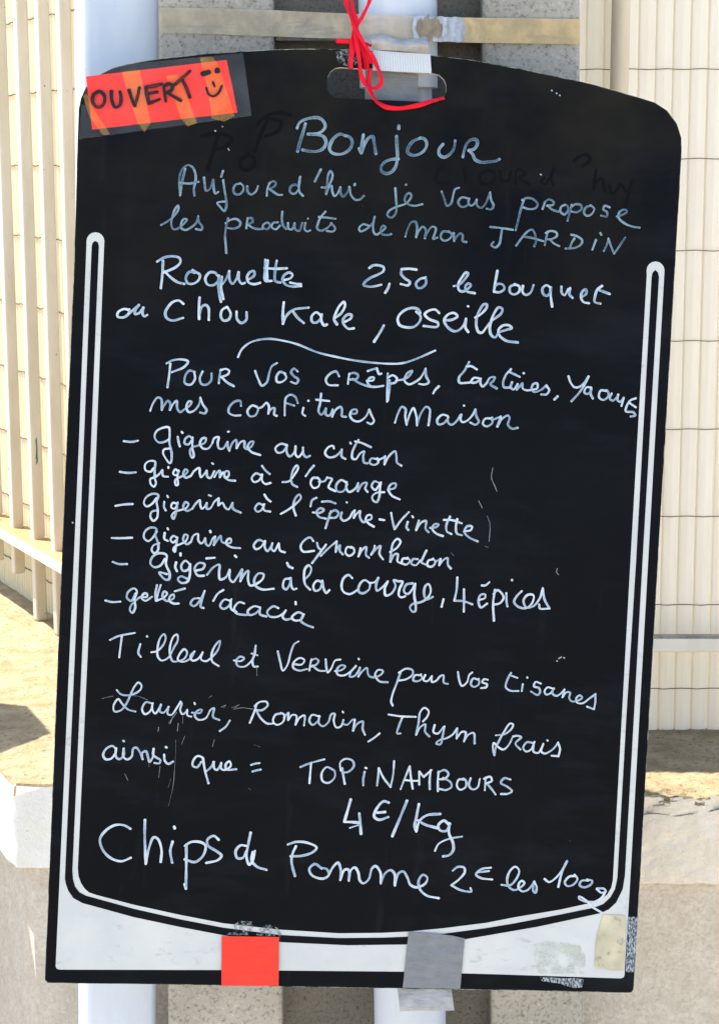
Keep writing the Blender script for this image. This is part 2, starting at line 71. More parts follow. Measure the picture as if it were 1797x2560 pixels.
    'courge': '27:-2485,4172 -2428,4154 -2343,4157|27:-1967,4226 -2007,4161 -2066,4138 -2110,4172 -2093,4240 -2032,4280 -1955,4267 -1954,4173 -1913,4080 -1920,4023 -1953,4019 -1998,4056 -2020,4089 -1940,4075|27:-1854,4198 -1861,4150 -1842,4108|27:-1815,4290 -1813,4268|27:-1717,4184 -1761,4218 -1802,4166 -1783,4117 -1737,4126 -1710,4184|27:-1712,4171 -1714,4063 -1738,4005 -1798,3995 -1829,4030 -1801,4059 -1744,4041|27:-1650,4124 -1583,4147 -1569,4191 -1626,4202 -1667,4146 -1634,4077 -1571,4076|27:-1555,4251 -1472,4262|27:-1540,4087 -1477,4168 -1422,4194 -1421,4114 -1408,4047 -1352,4070 -1319,4149|27:-1317,4145 -1310,4052 -1276,4026 -1244,4068 -1192,4157|27:-1192,4155 -1205,4037|27:-1205,4037 -1166,4115 -1131,4147 -1129,4060 -1106,4001 -1060,4010 -986,4067 -975,4118 -1025,4125 -1065,4066 -1053,4003 -984,3966 -867,3978|27:-1271,4293 -1256,4278|27:-746,4244 -727,4211 -687,4194|27:-718,4087 -761,4077 -774,3999 -743,3977 -709,4029 -701,4090|27:-704,4094 -691,4014 -669,3981 -640,3990|27:-560,4087 -512,4146 -502,4201 -526,4230 -561,4198 -570,4117 -553,4034 -502,3986|27:-387,4068 -438,4078 -472,4027 -453,3977 -407,3993 -381,4071|27:-384,4082 -367,4002 -338,3960 -309,3990|27:-85,4121 -124,4151 -173,4115 -188,4026 -163,3977 -101,3960 -29,4003|27:95,4078 40,4107 -8,4062 -15,3991 26,3973 88,4016 98,4083|27:95,4078 148,4096 176,4138|27:176,4135 157,4067 169,4006 215,4038 272,4105|27:272,4102 246,4030 259,3963 316,3986 353,4065 330,4121 377,4111 421,4109 395,4037 391,3969 419,3950 455,3964|27:523,4098 460,4080 440,4012 478,3987 523,4037 544,4088|27:550,4095 546,3977 565,3885 562,3815 534,3813 509,3856 537,3891 617,3912 679,3956 709,4028 685,4097 654,4079 644,3997 670,3942 732,3970|27:842,3952 827,3874|26:970,4178 969,4053 952,3941|26:952,3941 1043,3941 1135,3913|26:1043,4062 1050,3935 1053,3835|26:1198,3959 1260,3985 1258,4019 1215,4013 1195,3955 1222,3886 1284,3928|26:1220,4108 1258,4112 1294,4144|26:1355,4071 1344,3935 1362,3757|26:1344,4027 1382,4069 1447,4001 1412,3938 1349,3920|26:1472,4043 1479,3955 1490,3909|26:1521,4180 1523,4174|26:1626,4070 1575,4011 1555,3958 1601,3910 1683,3901 1743,3967 1746,4035 1689,4035 1649,3976 1683,3907 1752,3924 1813,4008 1837,4110|26:1838,4107 1861,3997 1916,3907|26:1916,3907 1819,3904 1810,3943',
    'acacia': '25:-2543,3781 -2479,3769 -2393,3777|25:-2246,3866 -2285,3790 -2329,3818 -2319,3879 -2261,3916 -2233,3890 -2252,3805 -2242,3725 -2267,3670 -2293,3691 -2286,3739 -2239,3795 -2197,3831 -2130,3838 -2132,3868 -2161,3869 -2182,3825 -2145,3797 -2080,3840|25:-2035,3960 -2047,3869 -2038,3802|25:-1998,3962 -2027,3856 -2031,3802|25:-2035,3802 -1959,3839 -1931,3884 -1961,3899 -1975,3848 -1937,3807 -1917,3807 -1862,3837 -1864,3873 -1893,3861 -1907,3811 -1862,3783 -1810,3785|25:-1855,3906 -1755,3939|25:-1608,3848 -1664,3838 -1691,3787 -1654,3766 -1600,3825 -1557,3924|25:-1557,3921 -1582,3823 -1589,3762 -1560,3751|25:-1370,3942 -1425,3901 -1466,3828|25:-1298,3836 -1355,3846 -1395,3780 -1364,3752 -1309,3782 -1285,3853|25:-1292,3846 -1283,3756 -1228,3725|25:-1156,3816 -1206,3826 -1253,3767 -1235,3717 -1160,3701 -1097,3705|25:-993,3783 -1056,3792 -1117,3739 -1099,3703 -1040,3720 -992,3772|25:-995,3783 -992,3715 -928,3695|25:-811,3784 -862,3801 -922,3741 -897,3699 -823,3696 -757,3735 -736,3766|25:-738,3763 -765,3699 -734,3673 -678,3685|25:-642,3856 -639,3832|25:-552,3731 -610,3752 -671,3699 -646,3670 -579,3680 -552,3735|25:-559,3731 -579,3667 -523,3628 -455,3607',
    'tilleul': '23:-2481,3386 -2397,3429 -2235,3469|23:-2363,3428 -2372,3322 -2380,3215|23:-2175,3358 -2191,3267 -2164,3229|23:-2114,3442 -2109,3437|23:-2062,3281 -2002,3298 -1942,3369 -1925,3437 -1942,3470 -1977,3435 -2000,3339 -1995,3242 -1957,3203 -1892,3233 -1836,3344 -1803,3416 -1812,3472 -1844,3454 -1874,3372 -1876,3274 -1843,3201 -1796,3202 -1728,3234 -1704,3298 -1734,3327 -1775,3282 -1793,3220 -1742,3199 -1663,3243 -1630,3311|23:-1630,3308 -1667,3263 -1649,3217 -1596,3233 -1549,3305|23:-1549,3305 -1562,3234 -1514,3216 -1462,3252 -1396,3339 -1380,3428 -1415,3396 -1454,3310 -1450,3219 -1382,3173|23:-1232,3237 -1165,3232 -1130,3263 -1167,3278 -1208,3240 -1190,3183 -1122,3180 -1057,3240 -1027,3309 -1020,3397|23:-1021,3390 -1033,3302 -1046,3231 -1028,3184 -990,3187|23:-1057,3314 -999,3299|23:-797,3349 -768,3246 -736,3156 -696,3209 -664,3346 -635,3429 -593,3458|23:-640,3229 -552,3226 -525,3271 -569,3292 -630,3246 -634,3191 -576,3164 -494,3183|23:-471,3169 -465,3233 -454,3284|23:-460,3269 -414,3292 -383,3271 -404,3233 -457,3210|23:-444,3220 -374,3173 -317,3172|23:-312,3290 -302,3213 -285,3157 -251,3202 -217,3281 -164,3294|23:-212,3174 -145,3190 -111,3229 -154,3236 -195,3191 -183,3141 -115,3137 -44,3191 -5,3238|23:-5,3234 -56,3167 -61,3126 -14,3135 36,3215|23:36,3222 24,3130|23:24,3130 65,3189 106,3221 120,3162 142,3135 183,3130 252,3161 270,3198 220,3206 192,3154 239,3092 323,3086|23:18,3312 22,3303|23:447,3189 415,3082 380,2972 368,2890 386,2851|23:430,3188 503,3232 567,3219 569,3175 508,3125 438,3109|23:651,3172 594,3168 580,3117 624,3110 666,3141 654,3184|23:698,3177 682,3126 719,3114 766,3169|23:764,3166 767,3109 813,3125 848,3170 881,3181 889,3108 930,3096|23:1026,3222 1044,3138 1074,3082 1122,3121 1142,3197 1171,3224|23:1238,3152 1183,3162 1163,3103 1194,3078 1243,3107 1240,3164|23:1332,3156 1292,3160 1277,3129 1325,3111 1319,3080 1267,3069|23:1563,3237 1530,3168 1518,3089 1563,3057 1647,3056|23:1547,3216 1629,3189|23:1688,3127 1681,3057|23:1729,3200 1731,3194|23:1871,3142 1816,3156 1802,3112 1856,3094 1866,3050 1844,3025 1775,3057|23:1992,3097 1941,3107 1911,3062 1932,3033 1972,3048 2006,3100|23:1999,3100 1992,3049 2035,3024 2083,3056 2113,3094|23:2113,3092 2097,3013|23:2097,3013 2135,3065 2172,3063 2165,3009 2194,2976 2255,2986 2297,3018 2272,3040 2237,3008 2249,2965 2304,2961 2370,3012 2431,3061|23:2428,3058 2433,2980 2423,2905|23:2423,2905 2351,2929',
    'laurier': '23:-2390,2884 -2352,2846 -2291,2835 -2218,2852 -2156,2898 -2145,2939 -2176,2971 -2210,2936 -2247,2853 -2287,2754 -2338,2684 -2404,2667 -2416,2724 -2372,2794 -2334,2752 -2271,2694 -2194,2675|23:-2036,2765 -2093,2775 -2129,2703 -2101,2654 -2049,2683 -2023,2768|23:-2030,2768 -2022,2691 -1994,2665 -1942,2756|23:-1942,2759 -1951,2688 -1914,2676 -1863,2739|23:-1867,2739 -1869,2664 -1832,2659 -1776,2743 -1748,2797|23:-1748,2794 -1737,2779 -1747,2710 -1725,2670 -1699,2681 -1677,2716|23:-1677,2716 -1671,2659 -1634,2649|23:-1608,2790 -1602,2776|23:-1628,2690 -1544,2692 -1530,2723 -1566,2717 -1600,2665 -1561,2621 -1488,2640 -1442,2727 -1409,2744 -1415,2657 -1350,2627|23:-1245,2627 -1282,2564 -1341,2515|23:-981,2811 -1006,2719 -1044,2612|23:-1002,2784 -957,2826 -887,2833 -872,2800 -926,2747 -980,2744|23:-987,2747 -936,2665 -866,2613 -799,2618|23:-735,2722 -791,2704 -811,2639 -773,2604 -711,2637 -700,2706 -735,2727|23:-705,2682 -661,2732|23:-660,2728 -660,2657|23:-660,2657 -620,2712 -579,2704 -584,2613|23:-584,2613 -547,2685 -498,2711 -497,2610|23:-363,2711 -420,2721 -447,2662 -415,2620 -369,2650 -342,2708|23:-349,2714 -348,2637 -306,2611 -254,2655 -228,2736 -195,2742 -201,2671 -171,2604 -124,2620 -104,2684|23:-104,2684 -105,2648 -64,2636 -12,2689 11,2692|23:11,2690 -1,2577|23:0,2580 37,2650 93,2676 94,2602 121,2542|23:-116,2768 -110,2759|23:268,2563 213,2514 158,2475|23:348,2759 473,2746 625,2747|23:487,2731 458,2645 445,2570 478,2572|23:699,2704 740,2756 751,2811 706,2843 665,2794 656,2695 636,2564|23:638,2567 675,2644 724,2676 725,2603 771,2554|23:819,2674 811,2600 855,2588 908,2657|23:919,2664 904,2556 887,2480 844,2485 878,2523 945,2544 1005,2584 1049,2650|23:1049,2647 1047,2544|23:1050,2551 1098,2615 1135,2613 1124,2518|23:1123,2520 1167,2591 1217,2609 1233,2502|23:1442,2595 1532,2612 1600,2672 1611,2714 1581,2722 1528,2642 1479,2541 1445,2457 1439,2389 1422,2445 1426,2517 1471,2479 1527,2454 1579,2504 1618,2595|23:1618,2591 1658,2600 1700,2588 1646,2521 1700,2462|23:1818,2535 1761,2538 1727,2479 1759,2444 1806,2466 1838,2546|23:1832,2532 1834,2447 1883,2436 1910,2481 1928,2532|23:1928,2529 1913,2451 1951,2432 2017,2469 2056,2512 2077,2552|23:2077,2550 2101,2486 2089,2410|23:2089,2410 2018,2413|23:1967,2569 1971,2563',
    'ainsi': '26:-2372,2286 -2409,2317 -2469,2287 -2499,2222 -2471,2180 -2417,2189 -2370,2255|26:-2372,2296 -2371,2212 -2337,2186 -2289,2229 -2294,2297|26:-2296,2296 -2297,2215 -2256,2187 -2213,2218 -2200,2299 -2171,2311 -2136,2272 -2101,2196|26:-2101,2196 -2108,2260 -2071,2278 -2045,2208 -2030,2172 -1998,2231 -1996,2308|26:-1996,2308 -1996,2242 -1923,2193 -1932,2163 -1981,2163|26:-1888,2252 -1879,2192 -1844,2160 -1795,2186|26:-2304,2374 -2295,2370|26:-1876,2330 -1866,2324|26:-1512,2195 -1553,2138 -1597,2153 -1592,2208 -1551,2253 -1494,2232 -1493,2212|26:-1496,2225 -1470,2104 -1430,1980|26:-1457,2102 -1412,2147 -1384,2200|26:-1391,2200 -1377,2132 -1350,2120 -1312,2190|26:-1312,2193 -1310,2135 -1269,2123 -1214,2170 -1230,2213 -1265,2181 -1256,2131 -1158,2135|26:-1011,2185 -968,2201 -928,2208|26:-994,2119 -952,2133 -911,2143|24:-514,2186 -416,2230 -276,2275|24:-408,2233 -411,2142 -415,2025|24:-184,2171 -248,2197 -296,2132 -282,2053 -226,2037 -165,2092 -168,2160 -210,2188|24:-90,2194 -79,2126 -58,2033|24:-104,2167 -115,2246 -65,2289 7,2274 25,2222 -21,2163 -88,2145|24:136,2166 126,2089 129,2027|24:140,2207 154,2203|24:278,2210 275,2126 268,2032|24:279,2207 329,2113 406,2022|24:406,2022 425,2148 428,2288|24:508,2004 547,2123 589,2243|24:589,2239 607,2125 630,2014|24:548,2100 616,2095 687,2098|24:687,2193 694,2059|24:690,2190 735,2139|24:735,2139 810,2213|24:802,2210 797,2103 803,2017|24:883,2201 880,2107 886,2000|24:876,2187 943,2219 985,2180 947,2129 895,2123|24:932,2139 1009,2097 1022,2052 968,2016 904,2024|24:1147,2131 1091,2127 1076,2062 1111,2025 1166,2058 1162,2124 1136,2141|24:1211,2147 1197,2075 1232,2035 1284,2053 1305,2144|24:1361,2030 1362,2161|24:1347,2147 1407,2171 1427,2131 1365,2097|24:1372,2105 1428,2047 1472,1992|24:1615,2151 1551,2162 1520,2112 1586,2077 1637,2033 1597,2005 1526,1999',
    'price': '32:10,1879 -16,1764 -44,1648|32:-44,1647 35,1647 110,1644|32:103,1738 119,1632 131,1531|32:396,1862 341,1873 274,1791 255,1714 305,1683 397,1714|32:286,1754 364,1765|32:579,1890 522,1726 448,1520|32:701,1860 683,1733 670,1641 688,1583|32:688,1580 716,1688 785,1748 923,1769|32:697,1695 775,1653 898,1624|32:1012,1668 962,1702 908,1651 926,1603 990,1598 1027,1671|32:1019,1678 1021,1576 1068,1474 1071,1398 1033,1351 973,1336|20:15,1587 97,1619|20:1156,1547 1024,1518 921,1461 887,1387',
    'chips': '30:-2192,1483 -2254,1515 -2341,1517 -2433,1462 -2493,1368 -2461,1257 -2381,1179 -2272,1149 -2176,1189|30:-2051,1581 -2047,1428 -2033,1251 -2024,1132|30:-2021,1139 -1995,1307 -1956,1407 -1915,1393 -1872,1285 -1874,1159|30:-1764,1372 -1783,1275 -1759,1157|30:-1755,1525 -1748,1506|30:-1625,1347 -1617,1172 -1609,896|30:-1638,1333 -1579,1375 -1482,1377 -1432,1345 -1449,1245 -1529,1173 -1635,1196|30:-1625,942 -1609,896|30:-1301,1409 -1352,1447 -1414,1407 -1405,1346 -1318,1292 -1266,1249 -1298,1204 -1417,1168|30:-1021,1359 -1078,1362 -1125,1303 -1106,1232 -1052,1235 -1018,1307|30:-983,1497 -1003,1363 -1015,1253 -981,1169 -949,1211 -931,1311|30:-953,1299 -959,1214 -905,1152 -807,1123|29:-604,1391 -520,1421 -411,1418 -311,1372 -349,1322 -459,1281 -570,1272|29:-520,1377 -554,1286 -555,1204 -515,1072|29:-249,1159 -319,1203 -374,1150 -343,1086 -231,1057 -175,1096 -194,1153 -252,1168|29:-175,1096 -135,1180 -87,1226 -56,1156 -56,1050|29:-56,1050 -18,1155 23,1159 31,1047|29:31,1047 50,1160 86,1185 122,1136 144,1052 179,1026 231,1069 260,1183 295,1208 346,1145 356,1033|29:356,1033 392,1134 447,1173 490,1138 500,1018|29:500,1018 528,1139 577,1165 625,1099 656,1032 725,1007 808,1052 825,1110 780,1139 739,1079 753,994 825,929 952,905|26:1079,1194 1128,1234 1192,1229 1201,1182 1148,1108 1073,1044|26:1073,1044 1167,998 1280,989 1268,1022|26:1465,1241 1374,1223 1317,1166 1365,1131 1485,1120|26:1342,1188 1446,1206|26:1582,1069 1669,1068 1736,1149 1753,1225 1714,1261 1665,1222 1636,1131 1657,1053 1713,1021 1767,1044 1814,1097 1790,1119 1761,1095 1757,1044 1796,1011 1850,1027 1910,1104|26:1913,1118 1940,1061 1933,1003 1909,1018 1907,1104|26:2016,1148 2064,1118 2130,1163 2202,1265 2239,1345 2224,1321 2183,1192 2161,1071|26:2330,1192 2266,1181 2225,1121 2251,1085 2312,1101 2352,1161 2320,1204|26:2463,1149 2398,1145 2377,1100 2423,1078 2492,1111 2504,1147 2450,1161|26:2554,1068 2604,1030 2647,1049 2629,1072 2557,1073|26:2647,1049 2607,975 2527,931 2472,931|26:2527,931 2444,934 2378,962 2377,982 2443,951 2530,875 2615,828',
    'scratches': '4:-1778,2404 -1774,2268 -1777,2118 -1784,1940 -1821,1734|4:-2057,2255 -2033,2120|4:-1923,2132 -1932,2015|4:-1810,2007 -1833,1924|4:-1718,2365 -1688,2448|4:-2276,2041 -2240,1975|4:-1407,2352 -1391,2428|4:-991,2391 -929,2373|4:-1024,1946 -1003,1933|5:-2537,2790 -2478,2809 -2424,2822|5:-2230,2834 -2170,2830 -2115,2812 -2081,2796|5:-1338,2758 -1292,2781 -1311,2753|5:-1230,2756 -1158,2791 -1210,2744 -1130,2761 -1021,2752|5:-1780,2684 -1856,2572|5:-1818,2642 -1842,2566|5:-1000,3168 -994,3093|5:-1717,2646 -1718,2578|5:-1761,2576 -1765,2495|5:-1464,2848 -1438,2869|5:-1955,2527 -1959,2486|5:1238,4811 1270,4731 1271,4555|5:1973,4317 1968,4276 1990,4254|5:896,4422 920,4395|5:1233,4506 1265,4494|6:1268,5296 1261,5195 1298,5116 1321,5065|6:1144,4959 1184,4889|16:1655,9079 1659,9075|16:1704,9054 1708,9050|16:1737,9036 1741,9032|16:-1661,8500 -1657,8496|16:-1592,8547 -1588,8543|16:-1523,8330 -1514,8318|16:1588,8244 1596,8241|16:-2903,4548 -2899,4544|16:2039,3405 2062,3419|16:2087,3416 2095,3412|16:2020,3380 2024,3376',
    'ouvert': '37:-2817,8814 -2866,8778 -2868,8700 -2821,8658 -2766,8689 -2759,8773 -2800,8815|37:-2693,8821 -2684,8732 -2647,8667 -2604,8692 -2596,8771 -2609,8820|37:-2520,8842 -2488,8754 -2457,8694|37:-2457,8694 -2433,8791 -2420,8870|37:-2203,8919 -2286,8894 -2358,8879|37:-2358,8879 -2344,8807 -2318,8724|37:-2318,8724 -2219,8769|37:-2328,8819 -2244,8840|37:-2156,8756 -2171,8839 -2179,8894 -2130,8925 -2095,8904 -2105,8865 -2149,8840|37:-2149,8840 -2079,8804 -2010,8769|37:-2073,8922 -1998,8994 -1933,9059|37:-2002,8971 -1959,8895 -1922,8808',
    'smile': '56:-1806,9040 -1747,9061|56:-1664,9088 -1662,9074|29:-1700,8965 -1684,8926|29:-1763,8906 -1737,8846 -1686,8829 -1637,8870 -1612,8934',
    'ghosts': '36:-1788,8444 -1668,8468 -1546,8463 -1495,8422 -1552,8353 -1649,8310|36:-1633,8443 -1671,8292 -1718,8113|36:-1327,8277 -1391,8230 -1392,8153 -1320,8130 -1256,8193 -1271,8258 -1327,8277|36:-1252,8578 -1168,8671 -1059,8709 -925,8695|36:-1155,8627 -1214,8470 -1262,8314|36:-1145,8650 -1011,8624 -1050,8523 -1159,8473|30:622,8283 559,8202 552,8113 675,8109|30:824,8260 849,8129|30:1058,8262 984,8192 1021,8116 1121,8144 1127,8232 1058,8262|30:1182,8257 1209,8159 1265,8162 1294,8252|30:1345,8133 1355,8278 1439,8249 1386,8202 1490,8135|30:1631,8215 1600,8169 1646,8150 1677,8207|30:1716,8308 1699,8208 1725,8143|30:1966,8443 1913,8385 2021,8469 2080,8416 2005,8346|30:2141,8320 2130,8120|30:2137,8187 2202,8235 2243,8104|30:2284,8173 2311,8096 2365,8132 2384,8189|30:2407,8179 2467,8116 2505,8229|30:2505,8229 2453,7971',
}
BOARD_OUTLINE = [(0.2992, 0.0042), (0.2973, 0.0013), (0.2933, 0.0006), (0.2038, -0.0008), (-0.0012, -0.0057), (-0.1829, -0.0097), (-0.2958, -0.0127), (-0.2988, -0.0102), (-0.2991, 0.2432), (-0.2996, 0.4968), (-0.2994, 0.7195), (-0.3012, 0.8356), (-0.3013, 0.8634), (-0.2996, 0.8745), (-0.2953, 0.8853), (-0.2885, 0.8935), (-0.2798, 0.9003), (-0.2676, 0.9064), (-0.2546, 0.9109), (-0.2237, 0.9175), (-0.1865, 0.9237), (-0.1464, 0.9288), (-0.1125, 0.9327), (-0.0821, 0.9351), (-0.0505, 0.9365), (-0.0028, 0.9368), (0.0490, 0.9356), (0.0850, 0.9334), (0.1332, 0.9274), (0.1869, 0.9193), (0.2091, 0.9154), (0.2461, 0.9074), (0.2689, 0.9017), (0.2826, 0.8941), (0.2926, 0.8821), (0.2978, 0.8684), (0.2989, 0.8566), (0.2990, 0.8065), (0.2989, 0.4449)]
HANDLE_HOLE = [(-0.0456, 0.9191), (0.0459, 0.9183), (0.0531, 0.9171), (0.0582, 0.9126), (0.0604, 0.9072), (0.0608, 0.9006), (0.0587, 0.8945), (0.0514, 0.8898), (-0.0489, 0.8888), (-0.0542, 0.8919), (-0.0573, 0.8972), (-0.0579, 0.9027), (-0.0575, 0.9090), (-0.0546, 0.9147), (-0.0504, 0.9181)]
WHITE_OUTER = [(-0.2882, 0.0943), (-0.2875, 0.3770), (-0.2872, 0.5334), (-0.2880, 0.7311), (-0.2882, 0.7347), (-0.2876, 0.7381), (-0.2858, 0.7410), (-0.2831, 0.7431), (-0.2797, 0.7439), (-0.2763, 0.7434), (-0.2734, 0.7417), (-0.2714, 0.7389), (-0.2705, 0.7356), (-0.2706, 0.7320), (-0.2699, 0.5382), (-0.2695, 0.3778), (-0.2704, 0.1061), (-0.2694, 0.0980), (-0.2667, 0.0911), (-0.2629, 0.0856), (-0.2583, 0.0817), (-0.2513, 0.0795), (-0.2126, 0.0709), (-0.1658, 0.0625), (-0.1218, 0.0557), (-0.0649, 0.0515), (-0.0047, 0.0502), (0.0391, 0.0524), (0.0655, 0.0548), (0.1020, 0.0598), (0.1449, 0.0671), (0.1743, 0.0742), (0.2196, 0.0838), (0.2510, 0.0921), (0.2599, 0.0958), (0.2666, 0.1014), (0.2703, 0.1086), (0.2715, 0.1165), (0.2712, 0.2807), (0.2709, 0.4436), (0.2710, 0.7293), (0.2705, 0.7348), (0.2710, 0.7383), (0.2728, 0.7413), (0.2756, 0.7433), (0.2790, 0.7442), (0.2825, 0.7437), (0.2855, 0.7419), (0.2876, 0.7391), (0.2885, 0.7358), (0.2885, 0.7302), (0.2888, 0.4444), (0.2892, 0.1217), (0.2889, 0.0188), (0.2878, 0.0162), (0.2850, 0.0153), (0.1620, 0.0145), (0.0634, 0.0134), (-0.1196, 0.0077), (-0.2839, 0.0015), (-0.2872, 0.0022), (-0.2885, 0.0046)]
WHITE_CHANNEL = [(-0.2829, 0.0945), (-0.2823, 0.3773), (-0.2824, 0.5376), (-0.2828, 0.7302), (-0.2818, 0.7338), (-0.2795, 0.7353), (-0.2769, 0.7341), (-0.2757, 0.7306), (-0.2752, 0.5380), (-0.2751, 0.3776), (-0.2757, 0.1034), (-0.2747, 0.0945), (-0.2722, 0.0868), (-0.2675, 0.0813), (-0.2613, 0.0783), (-0.2125, 0.0668), (-0.1656, 0.0580), (-0.1216, 0.0512), (-0.0646, 0.0461), (-0.0045, 0.0453), (0.0394, 0.0475), (0.0658, 0.0496), (0.1022, 0.0542), (0.1451, 0.0617), (0.1747, 0.0680), (0.2199, 0.0788), (0.2535, 0.0872), (0.2631, 0.0914), (0.2700, 0.0987), (0.2741, 0.1071), (0.2759, 0.1187), (0.2757, 0.2809), (0.2766, 0.4438), (0.2759, 0.7287), (0.2766, 0.7328), (0.2793, 0.7357), (0.2820, 0.7334), (0.2833, 0.7291), (0.2831, 0.4441), (0.2834, 0.2813), (0.2835, 0.1215), (0.2820, 0.1074), (0.2761, 0.0935), (0.2691, 0.0862), (0.2607, 0.0818), (0.1976, 0.0653), (0.1241, 0.0493), (0.0950, 0.0448), (0.0645, 0.0415), (0.0044, 0.0383), (-0.0610, 0.0387), (-0.1233, 0.0438), (-0.1653, 0.0502), (-0.2121, 0.0583), (-0.2644, 0.0706), (-0.2737, 0.0753), (-0.2792, 0.0828), (-0.2820, 0.0905)]
ORANGE_TAPE = [(-0.1226, 0.0431), (-0.0961, 0.0432), (-0.0646, 0.0445), (-0.0627, -0.0057), (-0.1206, -0.0080)]
DUCT_FRONT = [(0.0661, 0.0550), (0.0945, 0.0543), (0.1109, 0.0529), (0.1235, 0.0505), (0.1217, -0.0016), (0.0631, -0.0027)]
DUCT_CURL = [(0.0578, -0.0028), (0.1129, -0.0015), (0.1173, -0.0252), (0.0619, -0.0283)]
DUCT_TOP = [(-0.0143, 0.9371), (0.0430, 0.9364), (0.0453, 0.9178), (-0.0134, 0.9177)]
DUCT_FOLD = [(-0.0187, 0.9520), (0.0383, 0.9493), (0.0421, 0.9373), (-0.0137, 0.9378)]
DUCT_TAIL = [(-0.0203, 0.9205), (0.0327, 0.9195), (0.0340, 0.8865), (-0.0186, 0.8860)]
CARD = [(-0.2953, 0.8959), (-0.1579, 0.9197), (-0.1448, 0.8689), (-0.2869, 0.8444)]
SLEEVE = [(-0.2977, 0.9034), (-0.1419, 0.9270), (-0.1305, 0.8661), (-0.2903, 0.8355)]
SLEEVE_SIDE = [(-0.2981, 0.8678), (-0.2938, 0.8681), (-0.2901, 0.8357), (-0.2990, 0.8333)]
BAND_A = [(-0.2605, 0.9019), (-0.2427, 0.9051), (-0.2298, 0.8539), (-0.2355, 0.8446), (-0.2427, 0.8532)]
BAND_B = [(-0.2166, 0.9004), (-0.2043, 0.9024), (-0.1842, 0.8563), (-0.1931, 0.8523), (-0.2002, 0.8599)]
BAND_C = [(-0.1843, 0.9203), (-0.1726, 0.9221), (-0.1655, 0.9144), (-0.1474, 0.8651), (-0.1573, 0.8589), (-0.1698, 0.8616), (-0.1745, 0.8893)]
BAND_D = [(-0.2976, 0.8770), (-0.2938, 0.8794), (-0.2870, 0.8653), (-0.2691, 0.8405), (-0.2758, 0.8391), (-0.2900, 0.8562)]
RESIDUE_TAN = [(0.2639, 0.0810), (0.2751, 0.0808), (0.2863, 0.0805), (0.2875, 0.0630), (0.2881, 0.0382), (0.2882, 0.0237), (0.2727, 0.0238), (0.2582, 0.0257), (0.2575, 0.0302), (0.2576, 0.0482), (0.2582, 0.0573), (0.2602, 0.0664), (0.2625, 0.0755)]
RESIDUE_GREEN = [(0.1942, 0.0468), (0.2051, 0.0506), (0.2208, 0.0501), (0.2411, 0.0476), (0.2477, 0.0388), (0.2483, 0.0185), (0.2047, 0.0170), (0.2002, 0.0177), (0.1928, 0.0411)]
RESIDUE_SIDE = [(0.2886, 0.0794), (0.2985, 0.0793), (0.2988, 0.0386), (0.2984, 0.0222), (0.2898, 0.0226)]
RESIDUE_BASE = [(0.2027, 0.0138), (0.2475, 0.0134), (0.2457, 0.0050), (0.2379, 0.0034), (0.2232, 0.0073), (0.2051, 0.0094)]
RESIDUE_A = [(-0.1108, 0.0543), (-0.1057, 0.0595), (-0.0925, 0.0586), (-0.0908, 0.0489), (-0.0963, 0.0447), (-0.1174, 0.0442), (-0.1157, 0.0470), (-0.1078, 0.0478)]
RESIDUE_B = [(-0.0875, 0.0451), (-0.0843, 0.0518), (-0.0766, 0.0570), (-0.0667, 0.0534), (-0.0620, 0.0465), (-0.0625, 0.0393), (-0.0654, 0.0442)]
RESIDUE_C = [(-0.0505, 0.9341), (-0.0447, 0.9364), (-0.0290, 0.9368), (-0.0273, 0.9228), (-0.0311, 0.9204), (-0.0410, 0.9205), (-0.0481, 0.9245)]
